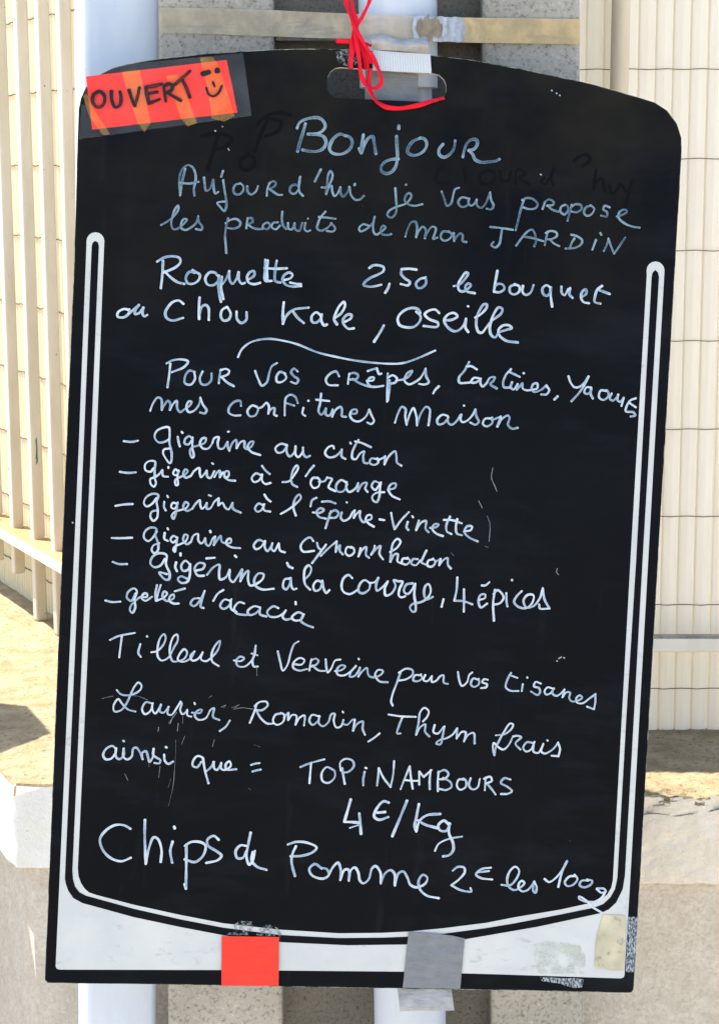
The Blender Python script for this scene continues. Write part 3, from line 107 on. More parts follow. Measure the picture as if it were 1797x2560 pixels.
RIBBON = {
    'a': [(-0.0439, -0.0120, 0.9860), (-0.0427, -0.0120, 0.9812), (-0.0410, -0.0120, 0.9755), (-0.0365, -0.0120, 0.9651), (-0.0332, -0.0120, 0.9566), (-0.0268, -0.0120, 0.9463), (-0.0214, -0.0120, 0.9379), (-0.0152, -0.0120, 0.9304), (-0.0109, -0.0120, 0.9229), (-0.0065, -0.0120, 0.9144), (-0.0047, -0.0120, 0.9077), (-0.0059, -0.0120, 0.9018), (-0.0116, -0.0120, 0.8983), (-0.0176, -0.0120, 0.9002), (-0.0218, -0.0120, 0.9048), (-0.0251, -0.0120, 0.9124), (-0.0265, -0.0120, 0.9221), (-0.0298, -0.0120, 0.9384), (-0.0317, -0.0120, 0.9470), (-0.0336, -0.0120, 0.9546)],
    'b': [(-0.0380, -0.0100, 0.9868), (-0.0371, -0.0100, 0.9820), (-0.0349, -0.0100, 0.9724), (-0.0319, -0.0100, 0.9629), (-0.0312, -0.0100, 0.9571)],
    'c': [(-0.0190, -0.0100, 0.9878), (-0.0202, -0.0100, 0.9829), (-0.0223, -0.0100, 0.9770), (-0.0268, -0.0100, 0.9671), (-0.0308, -0.0100, 0.9600), (-0.0329, -0.0100, 0.9522)],
    'd': [(-0.0335, -0.0090, 0.9553), (-0.0343, -0.0090, 0.9455), (-0.0347, -0.0090, 0.9338), (-0.0353, -0.0090, 0.9251), (-0.0352, -0.0090, 0.9168)],
    'e': [(-0.0276, -0.0075, 0.9462), (-0.0243, -0.0075, 0.9396), (-0.0214, -0.0075, 0.9310), (-0.0201, -0.0075, 0.9233), (-0.0195, -0.0075, 0.9175)],
    'f': [(-0.0511, -0.0080, 0.9436), (-0.0422, -0.0080, 0.9435), (-0.0324, -0.0080, 0.9434), (-0.0235, -0.0080, 0.9424), (-0.0156, -0.0080, 0.9407)],
    'g': [(-0.0160, -0.0090, 0.9184), (-0.0169, -0.0090, 0.9086), (-0.0154, -0.0090, 0.8979), (-0.0090, -0.0090, 0.8876), (-0.0029, -0.0090, 0.8835), (0.0031, -0.0090, 0.8812), (0.0150, -0.0090, 0.8808), (0.0267, -0.0090, 0.8832), (0.0364, -0.0090, 0.8860), (0.0490, -0.0090, 0.8908), (0.0587, -0.0090, 0.8937)],
    'h': [(-0.0334, -0.0090, 0.9524), (-0.0285, -0.0090, 0.9439), (-0.0253, -0.0090, 0.9392), (-0.0190, -0.0090, 0.9308), (-0.0157, -0.0090, 0.9232)],
}
BOARD_POSE = ((-0.0192, 1.7517, 0.7308), (-0.13766, 0.05319, 0.02344))
TAPE_TOP = [(-0.2052, 1.9570, 1.7065), (-0.1723, 1.9570, 1.7063), (-0.1393, 1.9570, 1.7057), (-0.1064, 1.9570, 1.7045), (-0.0838, 1.9570, 1.7037), (-0.0481, 1.9275, 1.6998), (-0.0074, 1.8927, 1.6956), (0.0026, 1.8840, 1.6945), (0.0343, 1.8840, 1.6934), (0.0641, 1.8840, 1.6922), (0.0781, 1.8869, 1.6919), (0.1016, 1.9188, 1.6937), (0.1308, 1.9570, 1.6961), (0.1654, 1.9570, 1.6957), (0.1984, 1.9570, 1.6952), (0.2231, 1.9570, 1.6949), (0.2268, 1.9570, 1.6949), ]
TAPE_BOTTOM = [(-0.2057, 1.9570, 1.6811), (-0.1727, 1.9570, 1.6807), (-0.1397, 1.9570, 1.6797), (-0.1067, 1.9570, 1.6783), (-0.0840, 1.9570, 1.6775), (-0.0482, 1.9275, 1.6744), (-0.0074, 1.8927, 1.6712), (0.0026, 1.8840, 1.6705), (0.0344, 1.8840, 1.6697), (0.0642, 1.8840, 1.6685), (0.0782, 1.8869, 1.6681), (0.1018, 1.9188, 1.6693), (0.1311, 1.9570, 1.6711), (0.1658, 1.9570, 1.6707), (0.1989, 1.9570, 1.6703), (0.2237, 1.9570, 1.6699), (0.2274, 1.9570, 1.6697), ]

# ------------------------------------------------------------------ materials
def new_mat(name):
    m = bpy.data.materials.new(name)
    m.use_nodes = True
    nt = m.node_tree
    return m, nt.nodes, nt.links, nt.nodes['Principled BSDF']

def noise(N, L, scale, detail=4.0, rough=0.55, vec=None, stretch=None):
    n = N.new('ShaderNodeTexNoise')
    n.inputs['Scale'].default_value = scale
    n.inputs['Detail'].default_value = detail
    n.inputs['Roughness'].default_value = rough
    tc = N.new('ShaderNodeTexCoord')
    out = tc.outputs['Object']
    if stretch:
        mp = N.new('ShaderNodeMapping')
        mp.inputs['Scale'].default_value = stretch
        L.new(out, mp.inputs['Vector'])
        out = mp.outputs['Vector']
    L.new(out, n.inputs['Vector'])
    return n.outputs['Fac']

def ramp(N, L, fac, stops):
    r = N.new('ShaderNodeValToRGB')
    els = r.color_ramp.elements
    while len(els) < len(stops):
        els.new(0.5)
    for e, (p, c) in zip(els, stops):
        e.position = p
        e.color = (c[0], c[1], c[2], 1.0) if not isinstance(c, (int, float)) else (c, c, c, 1.0)
    L.new(fac, r.inputs['Fac'])
    return r.outputs['Color']

def mix(N, L, fac, a, b, blend='MIX'):
    m = N.new('ShaderNodeMix')
    m.data_type = 'RGBA'
    m.blend_type = blend
    for sock, v in ((m.inputs['Factor'], fac), (m.inputs['A'], a), (m.inputs['B'], b)):
        if isinstance(v, (int, float)):
            sock.default_value = v
        elif isinstance(v, tuple):
            sock.default_value = (v[0], v[1], v[2], 1.0)
        else:
            L.new(v, sock)
    return m.outputs['Result']

def bump(N, L, bsdf, height, strength=0.3, dist=0.002):
    b = N.new('ShaderNodeBump')
    b.inputs['Strength'].default_value = strength
    b.inputs['Distance'].default_value = dist
    L.new(height, b.inputs['Height'])
    L.new(b.outputs['Normal'], bsdf.inputs['Normal'])

def setv(bsdf, **kw):
    for k, v in kw.items():
        bsdf.inputs[k.replace('_', ' ')].default_value = v

def mat_concrete(name, lo, hi, void=0.04, coarse=9.0, fine=260.0, bstr=0.5):
    m, N, L, B = new_mat(name)
    c = ramp(N, L, noise(N, L, coarse, 6.0, 0.6), [(0.3, lo), (0.7, hi)])
    sp = ramp(N, L, noise(N, L, fine, 3.0, 0.7), [(0.30, 0.35), (0.48, 1.0), (0.62, 1.0), (0.74, 1.65)])
    c = mix(N, L, 0.85, c, sp, 'MULTIPLY')
    v = N.new('ShaderNodeTexVoronoi')
    v.inputs['Scale'].default_value = fine * 0.42
    tc = N.new('ShaderNodeTexCoord')
    L.new(tc.outputs['Object'], v.inputs['Vector'])
    hole = ramp(N, L, v.outputs['Distance'], [(0.05, 1.0), (0.16, 0.0)])
    pick = ramp(N, L, noise(N, L, 45.0, 2.0), [(0.56, 0.0), (0.62, 1.0)])
    hp = mix(N, L, 1.0, hole, pick, 'MULTIPLY')
    c = mix(N, L, hp, c, (void, void, void))
    L.new(c, B.inputs['Base Color'])
    setv(B, Roughness=0.93, Specular_IOR_Level=0.2)
    bump(N, L, B, noise(N, L, fine * 0.6, 5.0, 0.65), bstr, 0.002)
    return m

def mat_plaster(name, lo, hi, dirt, dirt_lo=0.6, dirt_hi=0.75, scale=14.0, bscale=70.0, bstr=0.7, bdist=0.008):
    m, N, L, B = new_mat(name)
    c = ramp(N, L, noise(N, L, scale, 6.0, 0.62), [(0.3, lo), (0.7, hi)])
    d = ramp(N, L, noise(N, L, scale * 4.0, 8.0, 0.7), [(dirt_lo, 0.0), (dirt_hi, 1.0)])
    c = mix(N, L, d, c, dirt)
    L.new(c, B.inputs['Base Color'])
    setv(B, Roughness=0.95, Specular_IOR_Level=0.15)
    bump(N, L, B, noise(N, L, bscale, 9.0, 0.72), bstr, bdist)
    return m

def mat_paint(name, col, col2, chip=None, chip_at=0.72, rough=0.5, stretch=(1, 1, 0.25)):
    m, N, L, B = new_mat(name)
    c = ramp(N, L, noise(N, L, 26.0, 5.0, 0.6, stretch=stretch), [(0.35, col), (0.7, col2)])
    if chip:
        d = ramp(N, L, noise(N, L, 75.0, 4.0, 0.6), [(chip_at, 0.0), (chip_at + 0.02, 1.0)])
        c = mix(N, L, d, c, chip)
    L.new(c, B.inputs['Base Color'])
    setv(B, Roughness=rough, Specular_IOR_Level=0.35)
    bump(N, L, B, noise(N, L, 120.0, 4.0), 0.12, 0.001)
    return m

def mat_slat(name, col, col2, glow):
    m, N, L, B = new_mat(name)
    c = ramp(N, L, noise(N, L, 18.0, 5.0, 0.6, stretch=(6, 6, 0.6)), [(0.3, col), (0.7, col2)])
    dirt = ramp(N, L, noise(N, L, 120.0, 4.0, 0.7, stretch=(1, 1, 0.4)), [(0.68, 0.0), (0.80, 0.5)])
    c = mix(N, L, dirt, c, (0.30, 0.26, 0.19))
    L.new(c, B.inputs['Base Color'])
    setv(B, Roughness=0.55, Specular_IOR_Level=0.3)
    t = N.new('ShaderNodeBsdfTranslucent')
    t.inputs['Color'].default_value = (*glow, 1.0)
    ms = N.new('ShaderNodeMixShader')
    ms.inputs['Fac'].default_value = 0.42
    out = N['Material Output']
    L.new(B.outputs[0], ms.inputs[1])
    L.new(t.outputs[0], ms.inputs[2])
    L.new(ms.outputs[0], out.inputs['Surface'])
    return m

def mat_plain(name, col, rough=0.6, spec=0.3, metal=0.0, var=0.12, scale=40.0, bstr=0.0):
    m, N, L, B = new_mat(name)
    a = tuple(x * (1 - var) for x in col)
    b = tuple(min(1, x * (1 + var)) for x in col)
    L.new(ramp(N, L, noise(N, L, scale, 4.0), [(0.3, a), (0.7, b)]), B.inputs['Base Color'])
    setv(B, Roughness=rough, Specular_IOR_Level=spec, Metallic=metal)
    if bstr:
        bump(N, L, B, noise(N, L, scale * 3, 4.0), bstr, 0.0006)
    return m

def mat_film(name, col, opacity, rough=0.25, spec=0.5, patch=None):
    """thin clear or tinted plastic film: part see-through, part glossy coat"""
    m, N, L, B = new_mat(name)
    c = ramp(N, L, noise(N, L, 60.0, 5.0, 0.6), [(0.3, tuple(x * 0.8 for x in col)), (0.7, col)])
    if patch:      # creases along the strip, dirt caught under it
        cr = ramp(N, L, noise(N, L, 24.0, 6.0, 0.65, stretch=(0.7, 1, 5.0)), [(0.54, 0.0), (0.66, 0.75)])
        c = mix(N, L, cr, c, patch)
        sc = ramp(N, L, noise(N, L, 170.0, 4.0, 0.7, stretch=(0.5, 1, 1.5)), [(0.66, 0.0), (0.74, 0.8)])
        c = mix(N, L, sc, c, tuple(x * 0.45 for x in patch))
    L.new(c, B.inputs['Base Color'])
    setv(B, Roughness=rough, Specular_IOR_Level=spec)
    bump(N, L, B, noise(N, L, 50.0, 3.0), 0.25, 0.0015)
    t = N.new('ShaderNodeBsdfTransparent')
    ms = N.new('ShaderNodeMixShader')
    o = ramp(N, L, noise(N, L, 30.0, 5.0, 0.65), [(0.3, opacity * 0.75), (0.7, min(1.0, opacity * 1.25))])
    L.new(o, ms.inputs['Fac'])
    L.new(t.outputs[0], ms.inputs[1])
    L.new(B.outputs[0], ms.inputs[2])
    L.new(ms.outputs[0], N['Material Output'].inputs['Surface'])
    return m

def mat_residue(name, col, scale, lo, hi, stretch=(1, 1, 1), rough=0.7):
    """torn glue and backing left behind by old tape: broken up by noise"""
    m, N, L, B = new_mat(name)
    L.new(ramp(N, L, noise(N, L, scale * 0.5, 4.0), [(0.3, tuple(x * 0.6 for x in col)), (0.7, col)]), B.inputs['Base Color'])
    setv(B, Roughness=rough, Specular_IOR_Level=0.3)
    t = N.new('ShaderNodeBsdfTransparent')
    ms = N.new('ShaderNodeMixShader')
    L.new(ramp(N, L, noise(N, L, scale, 5.0, 0.65, stretch=stretch), [(lo, 0.0), (hi, 1.0)]), ms.inputs['Fac'])
    L.new(t.outputs[0], ms.inputs[1])
    L.new(B.outputs[0], ms.inputs[2])
    L.new(ms.outputs[0], N['Material Output'].inputs['Surface'])
    return m

def mat_marker(name, thin, thick, lo=0.3, hi=0.75, rough=0.75):
    """chalk-marker paint: film thickness comes from the stroke plus a fine streaky noise"""
    m, N, L, B = new_mat(name)
    at = N.new('ShaderNodeAttribute')
    at.attribute_name = 'paint'
    n = noise(N, L, 420.0, 4.0, 0.6)
    f = mix(N, L, 0.45, at.outputs['Color'], n)
    L.new(ramp(N, L, f, [(lo, thin), (hi, thick)]), B.inputs['Base Color'])
    setv(B, Roughness=rough, Specular_IOR_Level=0.15)
    return m

def mat_board():
    m, N, L, B = new_mat('black_laminate')
    c = ramp(N, L, noise(N, L, 5.0, 5.0, 0.6), [(0.35, (0.0019, 0.0025, 0.0036)), (0.7, (0.0036, 0.0043, 0.0058))])
    # wiped chalk dust, in broad diagonal smears
    sm = ramp(N, L, noise(N, L, 11.0, 7.0, 0.66, stretch=(0.5, 1.0, 1.7)), [(0.52, 0.0), (0.82, 0.40)])
    c = mix(N, L, sm, c, (0.017, 0.021, 0.027))
    st2 = ramp(N, L, noise(N, L, 9.0, 6.0, 0.7, stretch=(5.0, 1, 0.5)), [(0.60, 0.0), (0.78, 0.28)])
    c = mix(N, L, st2, c, (0.022, 0.025, 0.030))
    # brownish grime towards the handle
    tc = N.new('ShaderNodeTexCoord')
    sx = N.new('ShaderNodeSeparateXYZ')
    L.new(tc.outputs['Object'], sx.inputs[0])
    g = ramp(N, L, sx.outputs['Z'], [(0.62, 0.0), (0.93, 1.0)])
    gn = ramp(N, L, noise(N, L, 6.0, 5.0, 0.6), [(0.38, 0.0), (0.66, 1.0)])
    c = mix(N, L, mix(N, L, 1.0, g, gn, 'MULTIPLY'), c, (0.0150, 0.0128, 0.0088))
    # small white specks
    sp = ramp(N, L, noise(N, L, 340.0, 2.0, 0.5), [(0.785, 0.0), (0.80, 0.35)])
    c = mix(N, L, sp, c, (0.25, 0.26, 0.27))
    L.new(c, B.inputs['Base Color'])
    L.new(ramp(N, L, noise(N, L, 9.0, 6.0, 0.65), [(0.3, 0.40), (0.7, 0.58)]), B.inputs['Roughness'])
    setv(B, Specular_IOR_Level=0.055)
    bump(N, L, B, noise(N, L, 900.0, 2.0), 0.05, 0.0003)
    return m

M = {}
M['pier'] = mat_concrete('pier_concrete', (0.30, 0.275, 0.23), (0.40, 0.37, 0.315), 0.09)
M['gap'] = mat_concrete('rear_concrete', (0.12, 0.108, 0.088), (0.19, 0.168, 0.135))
M['coping_right'] = mat_plaster('cream_render', (0.66, 0.58, 0.46), (0.80, 0.72, 0.60), (0.16, 0.13, 0.095), 0.66, 0.82)
M['coping_left'] = mat_plaster('pale_render', (0.66, 0.64, 0.59), (0.78, 0.76, 0.71), (0.22, 0.19, 0.15), 0.66, 0.82)
M['ledge'] = mat_plaster('weathered_ledge', (0.34, 0.265, 0.155), (0.58, 0.47, 0.30), (0.13, 0.10, 0.065), 0.52, 0.68, 30.0, 75.0, 1.0, 0.012)
M['wall_right'] = mat_plaster('beige_roughcast', (0.72, 0.62, 0.49), (0.86, 0.77, 0.64), (0.56, 0.47, 0.36), 0.42, 0.72, 48.0, 150.0, 0.8, 0.010)
M['wall_left'] = mat_plaster('grey_roughcast', (0.66, 0.58, 0.48), (0.80, 0.73, 0.63), (0.50, 0.43, 0.345), 0.42, 0.74, 48.0, 150.0, 0.8, 0.010)
M['pave'] = mat_concrete('paving', (0.40, 0.36, 0.29), (0.52, 0.47, 0.39), coarse=3.0, fine=90.0)
M['slat_right'] = mat_slat('grey_cream_pvc', (0.78, 0.76, 0.72), (0.88, 0.86, 0.81), (0.88, 0.81, 0.66))
M['slat_left'] = mat_slat('cream_pvc', (0.76, 0.70, 0.54), (0.84, 0.78, 0.62), (0.84, 0.74, 0.46))
M['wire'] = mat_plain('rusty_wire', (0.09, 0.065, 0.05), 0.7)
M['bar'] = mat_paint('chipped_cream_paint', (0.56, 0.50, 0.40), (0.66, 0.61, 0.52), (0.17, 0.11, 0.065), 0.70)
M['rail_plain'] = mat_paint('cream_paint', (0.70, 0.65, 0.54), (0.80, 0.76, 0.66), (0.42, 0.36, 0.27), 0.70)
M['rail_dirty'] = mat_paint('dirty_rail_top', (0.22, 0.20, 0.17), (0.40, 0.36, 0.31), (0.10, 0.09, 0.08), 0.62)
M['rail_top'] = mat_paint('rusty_cream_paint', (0.36, 0.21, 0.085), (0.46, 0.31, 0.15), (0.22, 0.085, 0.03), 0.62)
M['green'] = mat_plain('old_green_paint', (0.03, 0.16, 0.10), 0.6)
M['post'] = mat_paint('white_gate_paint', (0.44, 0.50, 0.58), (0.54, 0.58, 0.63), (0.36, 0.36, 0.35), 0.76, rough=0.35)
M['pipe'] = mat_paint('grey_white_pvc', (0.40, 0.44, 0.52), (0.50, 0.53, 0.58), (0.30, 0.30, 0.30), 0.74, 0.35, (1, 1, 0.12))
M['board'] = mat_board()
M['board_edge'] = mat_plain('worn_fibre_edge', (0.34, 0.31, 0.24), 0.9, 0.1, 0.0, 0.5, 160.0)
def mat_white():
    m, N, L, B = new_mat('white_print')
    c = ramp(N, L, noise(N, L, 14.0, 5.0, 0.6), [(0.3, (0.44, 0.45, 0.435)), (0.7, (0.53, 0.525, 0.49))])
    s1 = ramp(N, L, noise(N, L, 120.0, 6.0, 0.72, stretch=(0.5, 1, 1.2)), [(0.56, 0.0), (0.72, 0.7)])
    s2 = ramp(N, L, noise(N, L, 16.0, 3.0), [(0.45, 0.0), (0.62, 1.0)])
    c = mix(N, L, mix(N, L, 1.0, s1, s2, 'MULTIPLY'), c, (0.22, 0.22, 0.21))
    L.new(c, B.inputs['Base Color'])
    setv(B, Roughness=0.5, Specular_IOR_Level=0.2)
    return m
M['white'] = mat_white()
M['channel'] = mat_plain('black_print', (0.0035, 0.004, 0.0055), 0.5, 0.055, 0.0, 0.2, 30.0)
M['faded'] = mat_marker('faded_marker', (0.035, 0.072, 0.108), (0.21, 0.30, 0.355), 0.35, 0.80)
M['mid'] = mat_marker('bluish_marker', (0.13, 0.21, 0.30), (0.46, 0.54, 0.59), 0.35, 0.75)
M['fresh'] = mat_marker('white_marker', (0.19, 0.27, 0.36), (0.54, 0.59, 0.615), 0.33, 0.78)
M['scratch'] = mat_marker('chalky_scratch', (0.06, 0.065, 0.07), (0.34, 0.35, 0.35), 0.40, 0.80)
M['ghost'] = mat_plain('erased_marker', (0.0028, 0.0029, 0.0034), 0.50, 0.055)
M['ink'] = mat_marker('black_felt_pen', (0.13, 0.022, 0.014), (0.016, 0.013, 0.013), 0.28, 0.50, 0.45)
M['card'] = mat_plain('fluorescent_red_card', (0.86, 0.026, 0.012), 0.8, 0.05, 0.0, 0.03, 9.0)
M['sleeve'] = mat_film('clear_sleeve', (0.42, 0.47, 0.50), 0.085, 0.12, 0.4)
M['band'] = mat_film('yellowed_glue', (0.88, 0.46, 0.035), 0.24, 0.5, 0.05)
M['packing'] = mat_film('brown_packing_film', (0.50, 0.42, 0.28), 0.62, 0.28, 0.5, (0.30, 0.27, 0.22))
M['packing_bubble'] = mat_film('amber_packing_film', (0.70, 0.50, 0.23), 0.60, 0.28, 0.5, (0.50, 0.37, 0.20))
M['foil'] = mat_plain('silver_foil_film', (0.30, 0.33, 0.38), 0.45, 0.4, 0.1, 0.35, 110.0, 0.8)
M['foil_dark'] = mat_plain('torn_brown_glue', (0.19, 0.16, 0.12), 0.8, 0.2, 0.0, 0.25, 120.0)
M['duct'] = mat_plain('grey_duct_cloth', (0.165, 0.17, 0.175), 0.5, 0.3, 0.0, 0.10, 90.0, 0.25)
M['duct_back'] = mat_plain('silvery_duct_cloth', (0.30, 0.30, 0.295), 0.5, 0.35, 0.1, 0.25, 60.0, 0.5)
M['orange'] = mat_plain('orange_red_tape', (0.72, 0.034, 0.018), 0.55, 0.25, 0.0, 0.04, 120.0, 0.3)
M['ribbon'] = mat_plain('red_satin_ribbon', (0.62, 0.006, 0.022), 0.5, 0.12, 0.0, 0.12, 150.0, 0.2)
M['res_tan'] = mat_residue('tan_glue', (0.55, 0.49, 0.33), 90.0, 0.30, 0.40)
M['res_green'] = mat_residue('greenish_glue', (0.54, 0.56, 0.47), 60.0, 0.42, 0.78)
M['res_silver'] = mat_residue('silver_glue', (0.42, 0.47, 0.50), 560.0, 0.40, 0.60, (1.6, 1, 0.5))
M['rim'] = mat_residue('rim_highlight', (0.42, 0.40, 0.33), 60.0, 0.40, 0.62)  # pale broken colour for the painted edge highlights
M['res_grey'] = mat_residue('grey_glue', (0.22, 0.25, 0.26), 260.0, 0.46, 0.62)

def mat_ribbed():
    m, N, L, B = new_mat('ribbed_silver_tape')
    tc = N.new('ShaderNodeTexCoord')
    w = N.new('ShaderNodeTexWave')
    w.inputs['Scale'].default_value = 190.0
    w.inputs['Distortion'].default_value = 2.2
    w.inputs['Detail'].default_value = 3.0
    L.new(tc.outputs['Object'], w.inputs['Vector'])
    L.new(ramp(N, L, w.outputs['Fac'], [(0.2, (0.36, 0.37, 0.38)), (0.8, (0.62, 0.63, 0.63))]), B.inputs['Base Color'])
    setv(B, Roughness=0.45, Specular_IOR_Level=0.4, Metallic=0.15)
    bump(N, L, B, w.outputs['Fac'], 0.4, 0.0006)
    return m
M['ribbed'] = mat_ribbed()
def wrinkle(key, strength):
    m = M[key]
    N, L = m.node_tree.nodes, m.node_tree.links
    bump(N, L, N['Principled BSDF'], noise(N, L, 38.0, 5.0, 0.6, stretch=(1, 1, 3.0)), strength, 0.004)
wrinkle('orange', 0.5)
wrinkle('duct', 0.6)
wrinkle('duct_back', 0.8)

# ------------------------------------------------------------------ object helpers
def link(name, verts, faces, mat, parent=None, smooth=False, label=None):
    me = bpy.data.meshes.new(name)
    me.from_pydata([tuple(v) for v in verts], [], faces)
    me.update()
    if smooth:
        for p in me.polygons:
            p.use_smooth = True
    me.materials.append(M[mat] if isinstance(mat, str) else mat)
    o = bpy.data.objects.new(name, me)
    COL.objects.link(o)
    if parent:
        o.parent = parent
    if label:
        o['label'] = label
    return o

def from_bm(name, bm, mat, parent=None, smooth=False, label=None):
    me = bpy.data.meshes.new(name)
    bmesh.ops.recalc_face_normals(bm, faces=bm.faces)
    bm.to_mesh(me)
    bm.free()
    if smooth:
        for p in me.polygons:
            p.use_smooth = True
    me.materials.append(M[mat])
    o = bpy.data.objects.new(name, me)
    COL.objects.link(o)
    if parent:
        o.parent = parent
    if label:
        o['label'] = label
    return o

def thing(name, label, cat, loc=(0, 0, 0), rot=(0, 0, 0), group=None):
    o = bpy.data.objects.new(name, None)
    o.empty_display_size = 0.1
    o.location = loc
    o.rotation_euler = rot
    COL.objects.link(o)
    o['label'] = label
    o['category'] = cat
    if group:
        o['group'] = group
    return o

def tag(o, label, cat, group=None):
    o['label'] = label
    o['category'] = cat
    if group:
        o['group'] = group
    return o

def prism(pts, z0, z1, bevel=0.0, seg=2, top_pts=None):
    """vertical prism over a plan polygon; top_pts lets it lean"""
    bm = bmesh.new()
    b = [bm.verts.new((x, y, z0)) for x, y in pts]
    t = [bm.verts.new((x, y, z1)) for x, y in (top_pts or pts)]
    n = len(pts)
    for i in range(n):
        j = (i + 1) % n
        bm.faces.new((b[i], b[j], t[j], t[i]))
    bm.faces.new(list(reversed(b)))
    bm.faces.new(t)
    if bevel:
        bmesh.ops.bevel(bm, geom=list(bm.edges), offset=bevel, segments=seg, affect='EDGES', profile=0.5)
    return bm

def roughen(bm, cell, amp, seed=0):
    """subdivide and push surface points a little so edges are uneven"""
    rnd = random.Random(seed)
    for _ in range(3):
        es = [e for e in bm.edges if e.calc_length() > cell]
        if not es:
            break
        bmesh.ops.subdivide_edges(bm, edges=es, cuts=min(6, max(1, int(max(e.calc_length() for e in es) / cell) - 1)), use_grid_fill=True)
    from mathutils import noise as mn
    for v in bm.verts:
        d = mn.noise_vector(v.co * 38.0 + Vector((seed, 0, 0))) + 0.6 * mn.noise_vector(v.co * 95.0)
        v.co += d * amp
    return bm

def lathe(name, prof, centre_at, mat, parent, n=40, label=None):
    """prof: (z, r) rings; centre_at(z) -> (x, y)"""
    vs_, fs = [], []
    for z, r in prof:
        cx, cy = centre_at(z)
        for k in range(n):
            a = 2 * math.pi * k / n
            vs_.append((cx + r * math.cos(a), cy + r * math.sin(a), z))
    for i in range(len(prof) - 1):
        for k in range(n):
            k2 = (k + 1) % n
            fs.append((i * n + k, i * n + k2, (i + 1) * n + k2, (i + 1) * n + k))
    return link(name, vs_, fs, mat, parent, True, label)

# ------------------------------------------------------------------ setting
g = link('ground', [(-60, -60, 0), (60, -60, 0), (60, 60, 0), (-60, 60, 0)], [(0, 1, 2, 3)], 'pave')
g['kind'] = 'structure'

U = Vector((-0.4698, 0.8828))        # direction the left boundary runs away from us
VN = Vector((-0.8828, -0.4698))      # its outward side
def P2(base, s, off=0.0):
    return (base[0] + U.x * s + VN.x * off, base[1] + U.y * s + VN.y * off)

# two concrete piers with a deep gap between them
def pier(name, label, xb, xt, back):
    pts = [(xb[0], 1.96), (xb[1], 1.96), (xb[1], back), (xb[0], back)]
    tps = [(xt[0], 1.96), (xt[1], 1.96), (xt[1], back), (xt[0], back)]
    bm = prism(pts, 0.0, 2.6, 0.004, 2, tps)
    return tag(from_bm(name, bm, 'pier'), label, 'concrete pier')
def lean(x_at_06, x_at_17, z):
    return x_at_06 + (x_at_17 - x_at_06) * (z - 0.61) / (1.69 - 0.61)
pier('concrete_pier', 'speckled grey concrete pier between the white gate post and the drainpipe',
     (lean(-0.2185, -0.2075, 0.0), lean(-0.0879, -0.0882, 0.0)), (lean(-0.2185, -0.2075, 2.6), lean(-0.0879, -0.0882, 2.6)), 2.27)
pier('concrete_pier', 'speckled grey concrete pier between the drainpipe and the frontal slat screen',
     (lean(0.1496, 0.1261, 0.0), lean(0.2550, 0.2273, 0.0)), (lean(0.1496, 0.1261, 2.6), lean(0.2550, 0.2273, 2.6)), 2.035)
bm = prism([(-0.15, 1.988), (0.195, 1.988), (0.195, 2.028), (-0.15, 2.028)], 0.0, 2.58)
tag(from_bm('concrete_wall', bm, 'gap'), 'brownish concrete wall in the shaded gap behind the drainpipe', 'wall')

bm = prism([(-0.632, 2.395), (-0.684, 2.512), (-0.95, 2.60), (-0.95, 2.20), (-0.715, 2.265)], 0.0, 1.475, 0.004, 2)  # out-of-view block, added and shaped to cast the left ledge's shadow
tag(from_bm('concrete_pier', bm, 'pier'), 'short unseen concrete block added to shade the ledge, beyond the left corner of the low wall', 'concrete pier')

# low walls with thick copings
lw = thing('low_wall', 'low beige roughcast wall with cream coping under the frontal slat screen', 'low wall', (0.6, 2.3, 0))
lw_inv = Matrix.Translation((-0.6, -2.3, 0))
def in_thing(bm, o):
    bm.transform(o.matrix_basis.inverted())
    return bm
bm = prism([(0.235, 2.054), (2.0, 2.054), (2.0, 2.50), (0.235, 2.50)], 0.0, 0.7150)
roughen(bm, 0.10, 0.0014, 5)
from_bm('wall', in_thing(bm, lw), 'wall_right', lw)
def coping(name, plan, z0, z1, mats, parent, seed, cell=0.02):
    bm = prism(plan, z0, z1, 0.004, 2)
    roughen(bm, cell, 0.0022, seed)
    from mathutils import noise as mn
    yf = min(p[1] for p in plan)
    for v in bm.verts:
        if v.co.z > z1 - 0.022 and v.co.y < yf + 0.02:
            k = max(0.0, mn.noise(v.co * 60.0 + Vector((seed, 3, 0)))) + 0.5 * max(0.0, mn.noise(v.co * 160.0))
            v.co.z -= 0.010 * k
            v.co.y += 0.008 * k
    o = from_bm(name, in_thing(bm, parent), mats[0], parent)
    o.data.materials.append(M[mats[1]])
    for p in o.data.polygons:
        if p.normal.z > 0.75 or (p.normal.z > 0.2 and p.center.z > z1 - 0.012):
            p.material_index = 1
    return o
coping('coping', [(0.232, 2.0437), (0.80, 2.0437), (0.80, 2.50), (0.232, 2.50)], 0.7155, 0.825, ('coping_right', 'ledge'), lw, 11, 0.013)

c0 = (-0.4133, 2.093)
ll = thing('low_wall', 'low pale wall with a wide sunlit ledge turning the corner at the left', 'low wall', (-0.35, 2.6, 0))
e1 = P2(c0, 3.2)
bm = prism([(c0[0] + 0.018, c0[1] + 0.012), (-0.15, c0[1] + 0.012), (-0.15, e1[1]), (e1[0] + 0.02, e1[1])], 0.0, 0.7152)
roughen(bm, 0.10, 0.0014, 8)
from_bm('wall', in_thing(bm, ll), 'wall_left', ll)
coping('coping', [c0, (-0.19, c0[1]), (-0.19, e1[1]), e1], 0.7157, 0.825, ('coping_left', 'ledge'), ll, 17, 0.04)

